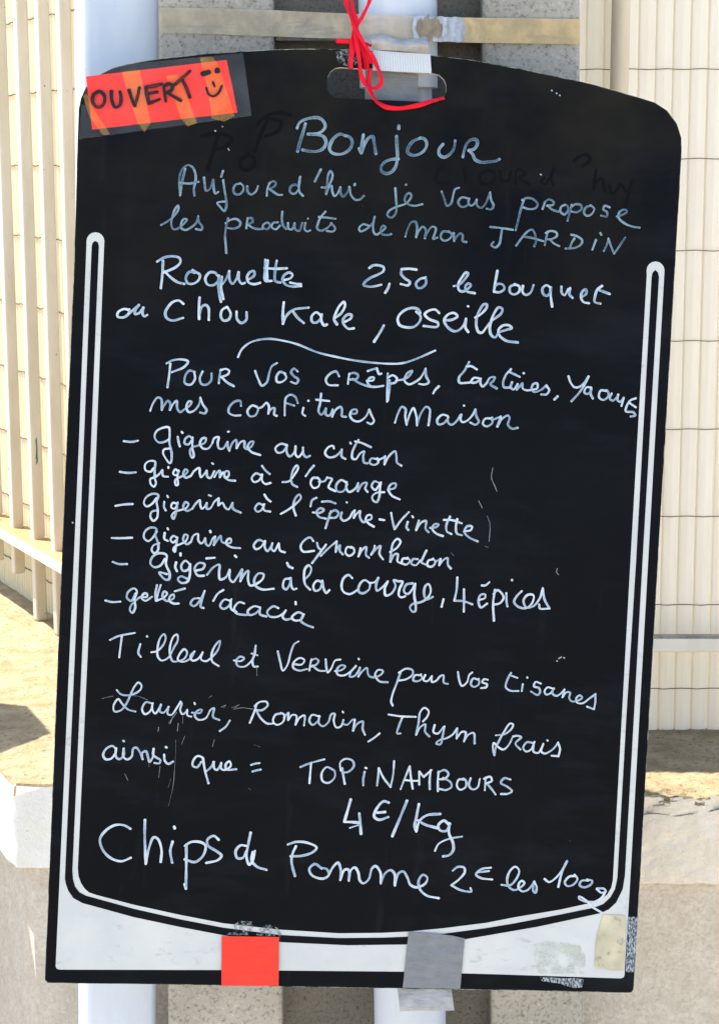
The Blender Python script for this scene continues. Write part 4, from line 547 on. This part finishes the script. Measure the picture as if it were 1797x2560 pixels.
# ------------------------------------------------------------------ slat screens
def slat_mesh(origin, direc, out, pitch, count, z0, z1, depth, seed, dx_lean=0.0, open_rate=0.12):
    """row of slightly curved upright slats: one mesh"""
    rnd = random.Random(seed)
    V, Fc = [], []
    for k in range(count):
        c = Vector((origin[0], origin[1])) + Vector(direc) * (pitch * (k + 0.5) + rnd.uniform(-0.0003, 0.0003))
        w = pitch * 0.5 - rnd.uniform(0.00045, 0.00085)
        lip = 0.0017 if rnd.random() > open_rate else 0.0
        yaw = rnd.uniform(-0.035, 0.035)
        base = len(V)
        prof = []
        for t in (-1, -0.96, -0.85, 0, 0.85, 0.96, 1):
            prof.append((t * w, depth * (1 - abs(t) ** 7) + yaw * t * w))
        prof += [(w, -0.0022), (w + lip, -0.0024), (w + lip, -0.0036), (-w * 0.97, -0.0036)]
        zt = z1 + rnd.uniform(-0.004, 0.004)
        for z in (z0 - rnd.uniform(0, 0.001), zt):
            sh = dx_lean * (z - z0)
            for a, b in prof:
                p = c + Vector(direc) * (a + sh) + Vector(out) * b
                V.append((p.x, p.y, z))
        n = len(prof)
        for i in range(n):
            j = (i + 1) % n
            Fc.append((base + i, base + j, base + n + j, base + n + i))
        Fc.append(tuple(base + i for i in range(n)))
        Fc.append(tuple(base + n + i for i in reversed(range(n))))
    return V, Fc

def tube(path, r, n=8, closed=False):
    V, Fc = [], []
    pts = [Vector(p) for p in path]
    for i, p in enumerate(pts):
        a = pts[max(0, i - 1)]
        b = pts[min(len(pts) - 1, i + 1)]
        t = (b - a).normalized()
        up = Vector((0, 0, 1)) if abs(t.z) < 0.9 else Vector((1, 0, 0))
        s = t.cross(up).normalized()
        w = s.cross(t)
        for k in range(n):
            an = 2 * math.pi * k / n
            V.append(p + s * (r * math.cos(an)) + w * (r * math.sin(an)))
    for i in range(len(pts) - 1):
        for k in range(n):
            k2 = (k + 1) % n
            Fc.append((i * n + k, i * n + k2, (i + 1) * n + k2, (i + 1) * n + k))
    Fc.append(tuple(range(n)))
    Fc.append(tuple(reversed(range((len(pts) - 1) * n, len(pts) * n))))
    return V, Fc

def box(cx, cy, cz, direc, la, lb, lc, bevel=0.0):
    """box with length la along direc, lb across, lc high"""
    d = Vector(direc).normalized()
    s = Vector((-d.y, d.x))
    bm = bmesh.new()
    vs8 = []
    for z in (-lc / 2, lc / 2):
        for a, b in ((-1, -1), (1, -1), (1, 1), (-1, 1)):
            p = Vector((cx, cy)) + d * (a * la / 2) + s * (b * lb / 2)
            vs8.append(bm.verts.new((p.x, p.y, cz + z)))
    for f in ((0, 1, 2, 3), (4, 5, 6, 7), (0, 1, 5, 4), (1, 2, 6, 5), (2, 3, 7, 6), (3, 0, 4, 7)):
        bm.faces.new([vs8[i] for i in f])
    if bevel:
        bmesh.ops.bevel(bm, geom=list(bm.edges), offset=bevel, segments=2, affect='EDGES', profile=0.5)
    return bm

def shift(V, o):
    return [Vector(v) - o.location for v in V]

WIRE_Z = [1.7730, 1.6619, 1.5536, 1.4429, 1.3319, 1.2193, 1.1073, 0.9932, 0.8814]
# frontal screen, right
sr = thing('slat_screen', 'frontal screen of broad grey-cream slats laced with dark wires, right of the piers', 'slat screen', (0.6, 2.3, 0.825))
V, Fc = slat_mesh((0.2390 - 21 * 0.02115, 2.3), (1, 0), (0, -1), 0.02115, 56, 0.8255, 1.806, 0.0022, 3, -0.0078)
link('slats', shift(V, sr), Fc, 'slat_right', sr)
for z in WIRE_Z[1:]:
    path = []
    for k in range(70):
        x = 0.235 + k * 0.0106
        path.append((x, 2.2972 - 0.0010 * (k % 2), z + 0.0005 * math.sin(k * math.pi * 0.5) + 0.0009 * math.sin(x * 5 + z * 40)))
    V, Fc = tube(path, 0.00055, 6)
    link('wire', shift(V, sr), Fc, 'wire', sr, True)

rr = thing('railing', 'cream metal rail and post standing against the frontal slat screen', 'railing', (0.6, 2.26, 0.825))
bm = box(0.60, 2.262, 0.9510, (1, 0), 0.74, 0.024, 0.0180, 0.0015)
o = from_bm('rail', in_thing(bm, rr), 'rail_plain', rr)
o.data.materials.append(M['rail_dirty'])
for p in o.data.polygons:
    if p.normal.z > 0.7:
        p.material_index = 1
V, Fc = tube([(0.3125, 2.268, 0.8255), (0.3120, 2.268, 1.2), (0.3112, 2.268, 1.84)], 0.0112, 20)
link('post', shift(V, rr), Fc, 'bar', rr, True)

# oblique screen, left
A = (-0.4882, 2.8960)
sl = thing('slat_screen', 'oblique cream slat screen glowing in the sun behind the left railing', 'slat screen', (A[0], A[1], 0.825))
org = P2(A, -0.42)
V, Fc = slat_mesh(org, (U.x, U.y), (VN.x, VN.y), 0.0127, 150, 0.8255, 1.93, 0.0017, 9)
link('slats', shift(V, sl), Fc, 'slat_left', sl)
for z in (1.8780, 1.7670, 1.6560, 1.5450, 1.4340, 1.3230, 1.2120, 1.1010, 0.9900, 0.8790):
    path = []
    for k in range(180):
        q = P2(org, k * 0.0104, 0.0022 + 0.0008 * (k % 2))
        path.append((q[0], q[1], z + 0.001 * math.sin(k * 1.7)))
    V, Fc = tube(path, 0.0009, 5)
    link('wire', shift(V, sl), Fc, 'wire', sl, True)

rl = thing('railing', 'row of square cream bars with a rusty bottom rail at the left', 'railing', (A[0], A[1], 0.825))
bar0 = P2(A, 0.0, 0.030)
for i, s in enumerate((-0.40, -0.2950, -0.1985, -0.1039, -0.0032, 0.1040, 0.2186, 0.3320, 0.445, 0.56, 0.675, 0.79)):
    q = P2(bar0, s)
    zb = (0.8255, 0.8255, 0.8255, 0.8255, 0.8262, 0.8800, 0.8800, 0.8800, 0.88, 0.88, 0.88, 0.88)[i]
    bm = box(q[0], q[1], (zb + 1.95) / 2, (U.x, U.y), 0.0185, 0.0185, 1.95 - zb, 0.0028)
    if zb > 0.87:          # these stop short and are cut to a rounded tip
        for v in bm.verts:
            if v.co.z < 1.0:
                off = (Vector((v.co.x, v.co.y)) - Vector(q)).dot(U)
                v.co.z += 0.012 * min(1.0, abs(off) / 0.009) - 0.006
    from_bm('bar', in_thing(bm, rl), 'bar', rl)
q = P2(bar0, 0.25, 0.006)
bm = box(q[0], q[1], 0.9515, (U.x, U.y), 1.60, 0.046, 0.0170, 0.0012)
o = from_bm('rail', in_thing(bm, rl), 'rail_plain', rl)
o.data.materials.append(M['rail_top'])
for p in o.data.polygons:
    if p.normal.z > 0.7:
        p.material_index = 1
# flake of old green paint on one bar
q = P2(bar0, -0.0032 - 0.0094)
for z, h in ((1.1060, 0.018), (1.0900, 0.010)):
    vs_ = []
    d = Vector((-VN.x, -VN.y))
    for a, b in ((-0.0022, -h), (0.0008, -h * 0.6), (0.0016, 0), (0.0006, h), (-0.0014, h * 0.8), (-0.0006, 0.1 * h)):
        vs_.append((q[0] - U.x * 0.0003 + d.x * a, q[1] - U.y * 0.0003 + d.y * a, z + b))
    link('paint_flake', shift(vs_, rl), [tuple(range(len(vs_)))], 'green', rl)

# ------------------------------------------------------------------ white gate post, turned a little
bx, tx = -0.2870, -0.2560
gp = thing('gate_post', 'tall square white gate post left of the chalkboard', 'gate post', (lean(-0.2830, -0.2560, 0.0), 2.012, 0))
th = math.radians(15)
hw = 0.0415
def post_sec(z, r=0.009):
    cx = lean(-0.2830, -0.2560, z) - gp.location.x
    pts = []
    for sx, sy, a0 in ((1, 1, 0), (-1, 1, 90), (-1, -1, 180), (1, -1, 270)):
        for k in range(6):
            a = math.radians(a0 + 18 * k)
            x = sx * (hw - r) + r * math.cos(a)
            y = sy * (hw - r) + r * math.sin(a)
            pts.append((cx + x * math.cos(th) - y * math.sin(th), x * math.sin(th) + y * math.cos(th), z))
    return pts
V, Fc = [], []
zs = [0.0, 0.6, 1.2, 1.8, 2.5]
for z in zs:
    V += post_sec(z)
n = 24
for i in range(len(zs) - 1):
    for k in range(n):
        k2 = (k + 1) % n
        Fc.append((i * n + k, i * n + k2, (i + 1) * n + k2, (i + 1) * n + k))
Fc.append(tuple(range((len(zs) - 1) * n, len(zs) * n)))
link('post', V, Fc, 'post', gp, True)

# ------------------------------------------------------------------ drainpipe
dp = thing('drainpipe', 'pale grey plastic drainpipe running up behind the chalkboard', 'drainpipe', (0, 0, 0))
def pc(z):
    return (lean(0.0568, 0.0390, z), 1.930)
lathe('pipe', [(0.0, 0.0402), (0.5, 0.0402), (1.1, 0.0402)], pc, 'pipe', dp)
lathe('pipe', [(1.1, 0.0345), (1.645, 0.0345)], lambda z: (pc(z)[0], 1.945), 'pipe', dp)
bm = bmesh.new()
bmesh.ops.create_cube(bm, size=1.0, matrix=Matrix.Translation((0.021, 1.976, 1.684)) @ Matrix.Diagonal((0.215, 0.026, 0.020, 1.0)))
from_bm('light_block', bm, 'gap', dp)  # hidden box added to keep overhead light out of the handle slot
lathe('socket', [(1.645, 0.0345), (1.626, 0.0375), (1.6245, 0.0395), (1.6250, 0.0398), (1.7, 0.0398), (2.6, 0.0398)], pc, 'pipe', dp)

# ------------------------------------------------------------------ clear brown packing tape round piers and pipe
pt = thing('packing_tape', 'strip of brown packing tape stretched across the piers and pipe above the board', 'tape')
def strip(tops, bots, push=0.0, rows=5, wav=0.0006):
    V, Fc = [], []
    for i, (a, b) in enumerate(zip(tops, bots)):
        a, b = Vector(a), Vector(b)
        for r in range(rows):
            p = a.lerp(b, r / (rows - 1))
            p.y -= push + wav * math.sin(i * 2.1 + r * 1.3)
            V.append(p)
    for i in range(len(tops) - 1):
        for r in range(rows - 1):
            Fc.append((i * rows + r, (i + 1) * rows + r, (i + 1) * rows + r + 1, i * rows + r + 1))
    return V, Fc
V, Fc = strip(TAPE_TOP, TAPE_BOTTOM)
link('film', V, Fc, 'packing', pt, True)
V, Fc = strip(TAPE_TOP[11:], TAPE_BOTTOM[11:], 0.0018)
link('second_layer', V, Fc, 'packing_bubble', pt, True, 'amber stretch of brown tape')
def tape_at(x, t):
    """point on the tape at world x and t down its width"""
    for a, c, d, e in zip(TAPE_TOP, TAPE_TOP[1:], TAPE_BOTTOM, TAPE_BOTTOM[1:]):
        if a[0] <= x <= c[0]:
            u = (x - a[0]) / (c[0] - a[0])
            return Vector(a).lerp(Vector(c), u).lerp(Vector(d).lerp(Vector(e), u), t)
    return Vector(TAPE_TOP[-1])
def ragged(x0, x1, t0, t1, push, seed, jag, roundness, cols=36, dimple=0.0):
    rnd = random.Random(seed)
    V, Fc = [], []
    rows = 9
    for i in range(cols + 1):
        u = i / cols
        half = (1 - abs(2 * u - 1) ** roundness) ** (1 / roundness)
        tm, th_ = (t0 + t1) / 2, (t1 - t0) / 2 * max(0.02, half)
        ja = jag * (0.6 * math.sin(i * 0.55 + seed) + 0.4 * math.sin(i * 1.31 + seed * 2) + rnd.uniform(-0.2, 0.2))
        jb = jag * (0.6 * math.sin(i * 0.47 + seed * 3) + 0.4 * math.sin(i * 1.57 + seed) + rnd.uniform(-0.2, 0.2))
        ta, tb_ = tm - th_ * (1 + ja), tm + th_ * (1 + jb)
        for r in range(rows):
            p = tape_at(x0 + (x1 - x0) * u, ta + (tb_ - ta) * r / (rows - 1))
            p.y -= push + dimple * (0.5 + 0.5 * math.sin(i * 1.9) * math.cos(r * 1.7))
            V.append(p)
    for i in range(cols):
        for r in range(rows - 1):
            k = i * rows + r
            Fc.append((k, k + rows, k + rows + 1, k + 1))
    return V, Fc
V, Fc = ragged(0.0520, 0.1070, 0.0, 1.0, 0.0034, 4, 0.05, 9.0, dimple=0.0012)
link('foil_patch', V, Fc, 'foil', pt, True, label='blistered silver patch')
V, Fc = ragged(0.0560, 0.0830, 0.05, 0.90, 0.0052, 6, 0.42, 2.2)
link('torn_patch', V, Fc, 'foil_dark', pt, label='brown torn hole in the silver patch')

# ------------------------------------------------------------------ the chalkboard
cb = thing('chalkboard', 'big black chalkboard with rounded top and white handwritten French list', 'chalkboard', BOARD_POSE[0], BOARD_POSE[1])
TH = 0.003
def tess(outer, holes=()):
    loops = [[Vector((x, z, 0)) for x, z in outer]] + [[Vector((x, z, 0)) for x, z in h] for h in holes]
    tris = tessellate_polygon(loops)
    flat = [p for l in loops for p in l]
    return [(p.x, p.y) for p in flat], tris

def plate(name, outer, mat, parent, y, holes=(), thick=0.0, side_mat=None, label=None):
    """flat sheet in the board plane at local depth y (towards the viewer is -y); thick extrudes it backwards"""
    pts, tris = tess(outer, holes)
    V = [(x, y, z) for x, z in pts]
    Fc = []
    for a, b, c in tris:
        pa, pb, pc_ = pts[a], pts[b], pts[c]
        area = (pb[0] - pa[0]) * (pc_[1] - pa[1]) - (pb[1] - pa[1]) * (pc_[0] - pa[0])
        Fc.append((a, b, c) if area > 0 else (a, c, b))
    nf = len(Fc)
    if thick:
        n0 = len(V)
        V += [(x, y + thick, z) for x, z in pts]
        Fc += [(c + n0, b + n0, a + n0) for a, b, c in Fc[:nf]]
        start = 0
        for loop in [outer] + list(holes):
            m_ = len(loop)
            for i in range(m_):
                j = (i + 1) % m_
                Fc.append((start + i, start + j, n0 + start + j, n0 + start + i))
            start += m_
    o = link(name, V, Fc, mat, parent, False, label)
    if side_mat:
        o.data.materials.append(M[side_mat])
        for p in o.data.polygons[2 * nf:]:
            p.material_index = 1
    return o

def smooth_loop(pts, rnd=None, amp=0.0, step=0.012):
    """resample the outline and nick it slightly so the edge is not ruler straight"""
    out = []
    for i, p in enumerate(pts):
        q = pts[(i + 1) % len(pts)]
        d = math.hypot(q[0] - p[0], q[1] - p[1])
        k = max(1, int(d / step))
        for j in range(k):
            t = j / k
            x, z = p[0] + (q[0] - p[0]) * t, p[1] + (q[1] - p[1]) * t
            if rnd and amp:
                x += rnd.uniform(-amp, amp)
                z += rnd.uniform(-amp, amp)
            out.append((x, z))
    return out

rb = random.Random(21)
plate('panel', smooth_loop(BOARD_OUTLINE, rb, 0.00022), 'board', cb, -TH, [HANDLE_HOLE], 2 * TH, 'board_edge')
cx_ = sum(p[0] for p in BOARD_OUTLINE) / len(BOARD_OUTLINE)
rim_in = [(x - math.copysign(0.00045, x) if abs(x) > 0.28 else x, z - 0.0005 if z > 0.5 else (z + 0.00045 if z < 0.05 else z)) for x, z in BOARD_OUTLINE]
plate('highlight_rim', BOARD_OUTLINE, 'rim', cb, -TH - 0.00012, [rim_in])  # thin pale strip: the board's edge highlights painted on its front
wb = plate('border', WHITE_OUTER, 'white', cb, -TH - 0.00020)
plate('border_groove', WHITE_CHANNEL, 'channel', wb, -TH - 0.00038)

def catmull(pts, step):
    if len(pts) == 1:
        return pts
    P = [Vector(p) for p in pts]
    P = [P[0] * 2 - P[1]] + P + [P[-1] * 2 - P[-2]]
    out = []
    for i in range(1, len(P) - 2):
        p0, p1, p2, p3 = P[i - 1:i + 3]
        d = (p2 - p1).length
        k = max(2, int(d / step))
        # centripetal form keeps tight handwriting loops free of kinks
        t0 = 0.0
        t1 = t0 + max(1e-5, (p1 - p0).length) ** 0.5
        t2 = t1 + max(1e-5, (p2 - p1).length) ** 0.5
        t3 = t2 + max(1e-5, (p3 - p2).length) ** 0.5
        for j in range(k):
            t = t1 + (t2 - t1) * j / k
            a1 = p0 * ((t1 - t) / (t1 - t0)) + p1 * ((t - t0) / (t1 - t0))
            a2 = p1 * ((t2 - t) / (t2 - t1)) + p2 * ((t - t1) / (t2 - t1))
            a3 = p2 * ((t3 - t) / (t3 - t2)) + p3 * ((t - t2) / (t3 - t2))
            b1 = a1 * ((t2 - t) / (t2 - t0)) + a2 * ((t - t0) / (t2 - t0))
            b2 = a2 * ((t3 - t) / (t3 - t1)) + a3 * ((t - t1) / (t3 - t1))
            out.append(b1 * ((t2 - t) / (t2 - t1)) + b2 * ((t - t1) / (t2 - t1)))
    out.append(P[-2])
    return out

def split_words(key, gap):
    """group a line's strokes into words by the empty space between them"""
    spans = []
    for st in WRITING[key].split('|'):
        xs = [float(p.split(',')[0]) for p in st.split(':')[1].split()]
        spans.append((min(xs), max(xs), st))
    spans.sort(key=lambda t: t[0])
    words, right = [], None
    for a, b_, st in spans:
        if right is None or a - right > gap:
            words.append([])
            right = b_
        words[-1].append(st)
        right = max(right, b_)
    return ['|'.join(w) for w in words]

def write(name, key, mat, y, parent, label=None, gain=0.85, rise=0.00022, text=None):
    """pen strokes as low, domed beads of paint lying on the board"""
    rnd = random.Random(key + (text or '')[:24])
    V, Fc, paint = [], [], []
    for si, st in enumerate((text or WRITING[key]).split('|')):
        w, body = st.split(':')
        w = float(w) * 1e-4 * gain
        pts = [Vector([float(c) * 1e-4 for c in p.split(',')]) for p in body.split()]
        if len(pts) == 1:
            pts = [pts[0], pts[0] + Vector((0.0006, 0))]
        L = catmull(pts, max(0.0006, w * 0.35))
        acc = [0.0]
        for a, b in zip(L, L[1:]):
            acc.append(acc[-1] + (b - a).length)
        tot = acc[-1]
        r0 = w * 0.5
        # rounded caps reaching a little past the traced centre line
        t_a = (L[0] - L[1]).normalized() if (L[0] - L[1]).length > 0 else Vector((1, 0))
        t_b = (L[-1] - L[-2]).normalized() if (L[-1] - L[-2]).length > 0 else Vector((1, 0))
        cap = [0.35, 0.65, 0.85]
        path = [(L[0] + t_a * (r0 * c), math.sqrt(1 - c * c)) for c in reversed([0.35, 0.7, 0.93])]
        path += [(p, 1.0) for p in L]
        path += [(L[-1] + t_b * (r0 * c), math.sqrt(1 - c * c)) for c in (0.35, 0.7, 0.93)]
        ph1, ph2 = rnd.uniform(0, 6.28), rnd.uniform(0, 6.28)
        base_p = rnd.uniform(0.45, 0.75)
        b0 = len(V)
        n = len(path)
        s_run = 0.0
        for i, (p, f) in enumerate(path):
            a = path[max(0, i - 1)][0]
            b = path[min(n - 1, i + 1)][0]
            t = (b - a)
            t = t.normalized() if t.length > 0 else Vector((1, 0))
            nrm = Vector((-t.y, t.x))
            if i:
                s_run += (p - path[i - 1][0]).length
            # strokes that run down-right press harder than those that go up
            press = 1.0 + 0.10 * math.sin(s_run * 190 + ph1) + 0.06 * math.sin(s_run * 470 + ph2) + 0.07 * (-t.y)
            h = r0 * f * press
            end = min(s_run, tot - s_run + 2 * r0)
            dens = base_p + 0.25 * math.sin(s_run * 120 + ph2) + (0.35 if end < w * 0.9 else 0.0)
            yy = y - 0.000012 * (si % 7) - 1e-6 * (i % 5)
            for off, hh, dd in ((-1.0, 0.0, 0.25), (-0.62, 0.8, 0.12), (0.0, 1.0, -0.12), (0.62, 0.8, 0.10), (1.0, 0.0, 0.25)):
                q = p + nrm * (h * off)
                V.append((q.x, yy - rise * hh * (0.4 + 0.6 * f), q.y))
                paint.append(max(0.0, min(1.0, dens + dd)))
        for i in range(n - 1):
            for k in range(4):
                a = b0 + i * 5 + k
                Fc.append((a, a + 1, a + 6, a + 5))
    o = link(name, V, Fc, mat, parent, True, label)
    at = o.data.attributes.new('paint', 'FLOAT_COLOR', 'POINT')
    for i, d in enumerate(paint):
        at.data[i].color = (d, d, d, 1.0)
    return o

Y_INK = -TH - 0.00055
ROWS = [
    ('bonjour', 'faded', 'pale blue heading reading Bonjour'),
    ('aujourdhui', 'faded', "faded blue line reading Aujourd'hui je vous propose"),
    ('produits', 'faded', 'faded blue line reading les produits de mon JARDIN'),
    ('roquette', 'mid', 'line reading Roquette 2,50 le bouquet'),
    ('chou', 'fresh', 'line reading ou Chou Kale, Oseille'),
    ('crepes', 'mid', 'line reading Pour vos crêpes, tartines, Yaourts'),
    ('confitures', 'mid', 'line reading mes confitures Maison'),
    ('citron', 'fresh', 'list line reading Gigerine au citron'),
    ('orange', 'fresh', "list line reading gigerine à l'orange"),
    ('epine', 'fresh', "list line reading gigerine à l'épine-vinette"),
    ('cynorrhodon', 'fresh', 'list line reading gigerine au Cynorrhodon'),
    ('courge', 'fresh', 'list line reading Gigérine à la Courge, 4 épices'),
    ('acacia', 'fresh', "list line reading gelée d'acacia"),
    ('tilleul', 'fresh', 'line reading Tilleul et Verveine pour vos tisanes'),
    ('laurier', 'fresh', 'line reading Laurier, Romarin, Thym frais'),
    ('ainsi', 'fresh', 'line reading ainsi que = TOPINAMBOURS'),
    ('price', 'fresh', 'price reading 4€/kg'),
    ('chips', 'fresh', 'large bottom line reading Chips de Pomme 2€ les 100g'),
]
GAP = {'bonjour': 400, 'roquette': 95, 'price': 400}
for key, mat, label in ROWS:
    for word in split_words(key, GAP.get(key, 100)):
        write('handwriting', key, mat, Y_INK, cb, 'word in the ' + label, gain=0.77, text=word)
write('flourish', 'swoosh', 'mid', Y_INK, cb, 'wavy white underline below Oseille')
def clusters(key, reach):
    sets = []
    for st in WRITING[key].split('|'):
        pts = [tuple(float(c) for c in p.split(',')) for p in st.split(':')[1].split()]
        hit = [s for s in sets if any(math.hypot(a[0] - c[0], a[1] - c[1]) < reach for a in pts for c in s[1])]
        new = ([st], list(pts))
        for s in hit:
            new[0].extend(s[0])
            new[1].extend(s[1])
            sets.remove(s)
        sets.append(new)
    return ['|'.join(s[0]) for s in sets]
for text in clusters('scratches', 90):
    write('scratch', 'scratches', 'scratch', -TH - 0.0004, cb, rise=0.00008, text=text)
for text in clusters('ghosts', 130):
    write('erased_writing', 'ghosts', 'ghost', -TH - 0.00025, cb, rise=0.00002, text=text)

# glue and backing left by older tape
for i, (pts, mat) in enumerate(((RESIDUE_TAN, 'res_tan'), (RESIDUE_GREEN, 'res_green'), (RESIDUE_SIDE, 'res_silver'),
                                (RESIDUE_BASE, 'res_silver'), (RESIDUE_A, 'res_grey'), (RESIDUE_B, 'res_grey'), (RESIDUE_C, 'res_grey'))):
    plate('tape_residue', smooth_loop(pts, rb, 0.0004, 0.004), mat, cb, -TH - 0.0008 - 0.00004 * i)

# ------------------------------------------------------------------ things taped or tied to the board (own objects, same pose)
def on_board(name, label, cat):
    return thing(name, label, cat, BOARD_POSE[0], BOARD_POSE[1])

os_ = on_board('open_sign', 'small red OUVERT card in a clear sleeve on the board\'s upper left corner', 'open sign')
plate('card', smooth_loop(CARD, rb, 0.0001, 0.01), 'card', os_, -0.0046, thick=0.0004)
write('lettering', 'ouvert', 'ink', -0.0085, os_, 'black hand-drawn word OUVERT', gain=0.95, rise=0.00005)
write('smiley', 'smile', 'ink', -0.0085, os_, 'black hand-drawn smiling face', gain=0.85, rise=0.00005)
def wavy(name, pts, mat, parent, y, amp=0.0006, nx=18, ny=8):
    """four-cornered film with gentle ripples"""
    a, b, c, d = [Vector(p) for p in pts]      # top-left, top-right, bottom-right, bottom-left
    V, Fc = [], []
    for j in range(ny + 1):
        for i in range(nx + 1):
            u, v = i / nx, j / ny
            p = a.lerp(b, u).lerp(d.lerp(c, u), v)
            V.append((p.x, y - amp * (1 + math.sin(u * 11 + v * 4) * math.cos(v * 7 + u * 3)), p.y))
    for j in range(ny):
        for i in range(nx):
            k = j * (nx + 1) + i
            Fc.append((k, k + nx + 1, k + nx + 2, k + 1))
    return link(name, V, Fc, mat, parent, True)
wavy('plastic_sleeve', SLEEVE, 'sleeve', os_, -0.0062)
wavy('plastic_flap', SLEEVE_SIDE, 'sleeve', os_, -0.0080, 0.0002, 4, 8)
for pts in (BAND_A, BAND_B, BAND_C, BAND_D):
    plate('glue_band', pts, 'band', os_, -0.0057)

ot = on_board('orange_tape', 'square of orange-red tape stuck over the board\'s lower edge', 'tape')
wavy('patch', [ORANGE_TAPE[0], ORANGE_TAPE[2], ORANGE_TAPE[3], ORANGE_TAPE[4]], 'orange', ot, -0.0046, 0.0006, 24, 18)

dt = on_board('duct_tape', 'grey duct tape on the lower board edge with a loose curled end below', 'tape')
plate('patch', smooth_loop(DUCT_FRONT, rb, 0.00015, 0.008), 'duct', dt, -0.0048, thick=0.0003)
a, b, c, d = [Vector(p) for p in DUCT_CURL]
V, Fc = [], []
for j in range(13):
    t = j / 12
    for i in range(9):
        u = i / 8
        p = a.lerp(b, u).lerp(d.lerp(c, u), t)
        V.append((p.x, 0.003 + 0.006 * t * t - 0.010 * t + 0.0008 * math.sin(u * 6), p.y))
for j in range(12):
    for i in range(8):
        k = j * 9 + i
        Fc.append((k, k + 9, k + 10, k + 1))
link('curled_end', V, Fc, 'duct_back', dt, True)

st = on_board('duct_tape', 'ribbed silver tape fixing the board top to the pipe beside the red ribbon', 'tape')
plate('patch', smooth_loop(DUCT_TOP, rb, 0.00015, 0.008), 'ribbed', st, -0.0046, thick=0.0003)
a, b, c, d = [Vector(p) for p in DUCT_FOLD]
V, Fc = [], []
for j in range(11):
    t = j / 10
    for i in range(15):
        u = i / 14
        p = a.lerp(b, u).lerp(d.lerp(c, u), t)
        z = p.y + 0.0012 * math.sin(u * 9) * (1 - t)
        V.append((p.x, -0.0055 - 0.006 * math.sin(math.pi * t) - 0.0012 * math.sin(u * 7 + t * 5), z))
for j in range(10):
    for i in range(14):
        k = j * 15 + i
        Fc.append((k, k + 15, k + 16, k + 1))
link('folded_end', V, Fc, 'duct_back', st, True)
wavy('hanging_tail', DUCT_TAIL, 'duct', st, 0.0105, 0.0004, 8, 6)

# red ribbon: several flat strands knotted round the pipe and through the hand hole
rd = on_board('red_ribbon', 'knotted red ribbon tying the board through its handle hole to the pipe', 'ribbon')
def strand(pts, w=0.0042, thick=0.0007, tw=0.0, seed=0):
    rnd = random.Random(seed)
    P = [Vector(p) for p in pts]
    P = [P[0] * 2 - P[1]] + P + [P[-1] * 2 - P[-2]]
    L = []
    for i in range(1, len(P) - 2):
        p0, p1, p2, p3 = P[i - 1:i + 3]
        for j in range(6):
            t = j / 6
            L.append(0.5 * ((2 * p1) + (p2 - p0) * t + (2 * p0 - 5 * p1 + 4 * p2 - p3) * t * t + (3 * p1 - p0 - 3 * p2 + p3) * t ** 3))
    L.append(P[-2])
    V, Fc = [], []
    ph = rnd.uniform(0, 6.28)
    n = 8
    for i, p in enumerate(L):
        a, b = L[max(0, i - 1)], L[min(len(L) - 1, i + 1)]
        t = (b - a).normalized()
        s = t.cross(Vector((0, -1, 0)))
        s = s.normalized() if s.length > 1e-6 else Vector((1, 0, 0))
        f = s.cross(t)
        ang = 0.75 * math.sin(i * 0.16 + ph)
        s2 = s * math.cos(ang) + f * math.sin(ang)
        f2 = f * math.cos(ang) - s * math.sin(ang)
        for k in range(n):
            an = 2 * math.pi * k / n
            V.append(p + s2 * (w / 2 * math.cos(an)) + f2 * (thick * math.sin(an)))
    for i in range(len(L) - 1):
        for k in range(n):
            k2 = (k + 1) % n
            Fc.append((i * n + k, i * n + k2, (i + 1) * n + k2, (i + 1) * n + k))
    Fc.append(tuple(range(n)))
    Fc.append(tuple(reversed(range((len(L) - 1) * n, len(L) * n))))
    return V, Fc
for i, (k, w) in enumerate((('a', 0.0050), ('b', 0.0044), ('c', 0.0040), ('d', 0.0058), ('e', 0.0072), ('f', 0.0050), ('g', 0.0050), ('h', 0.0050))):
    V, Fc = strand(RIBBON[k], w, 0.0006, seed=i)
    link('strand', V, Fc, 'ribbon', rd, True)
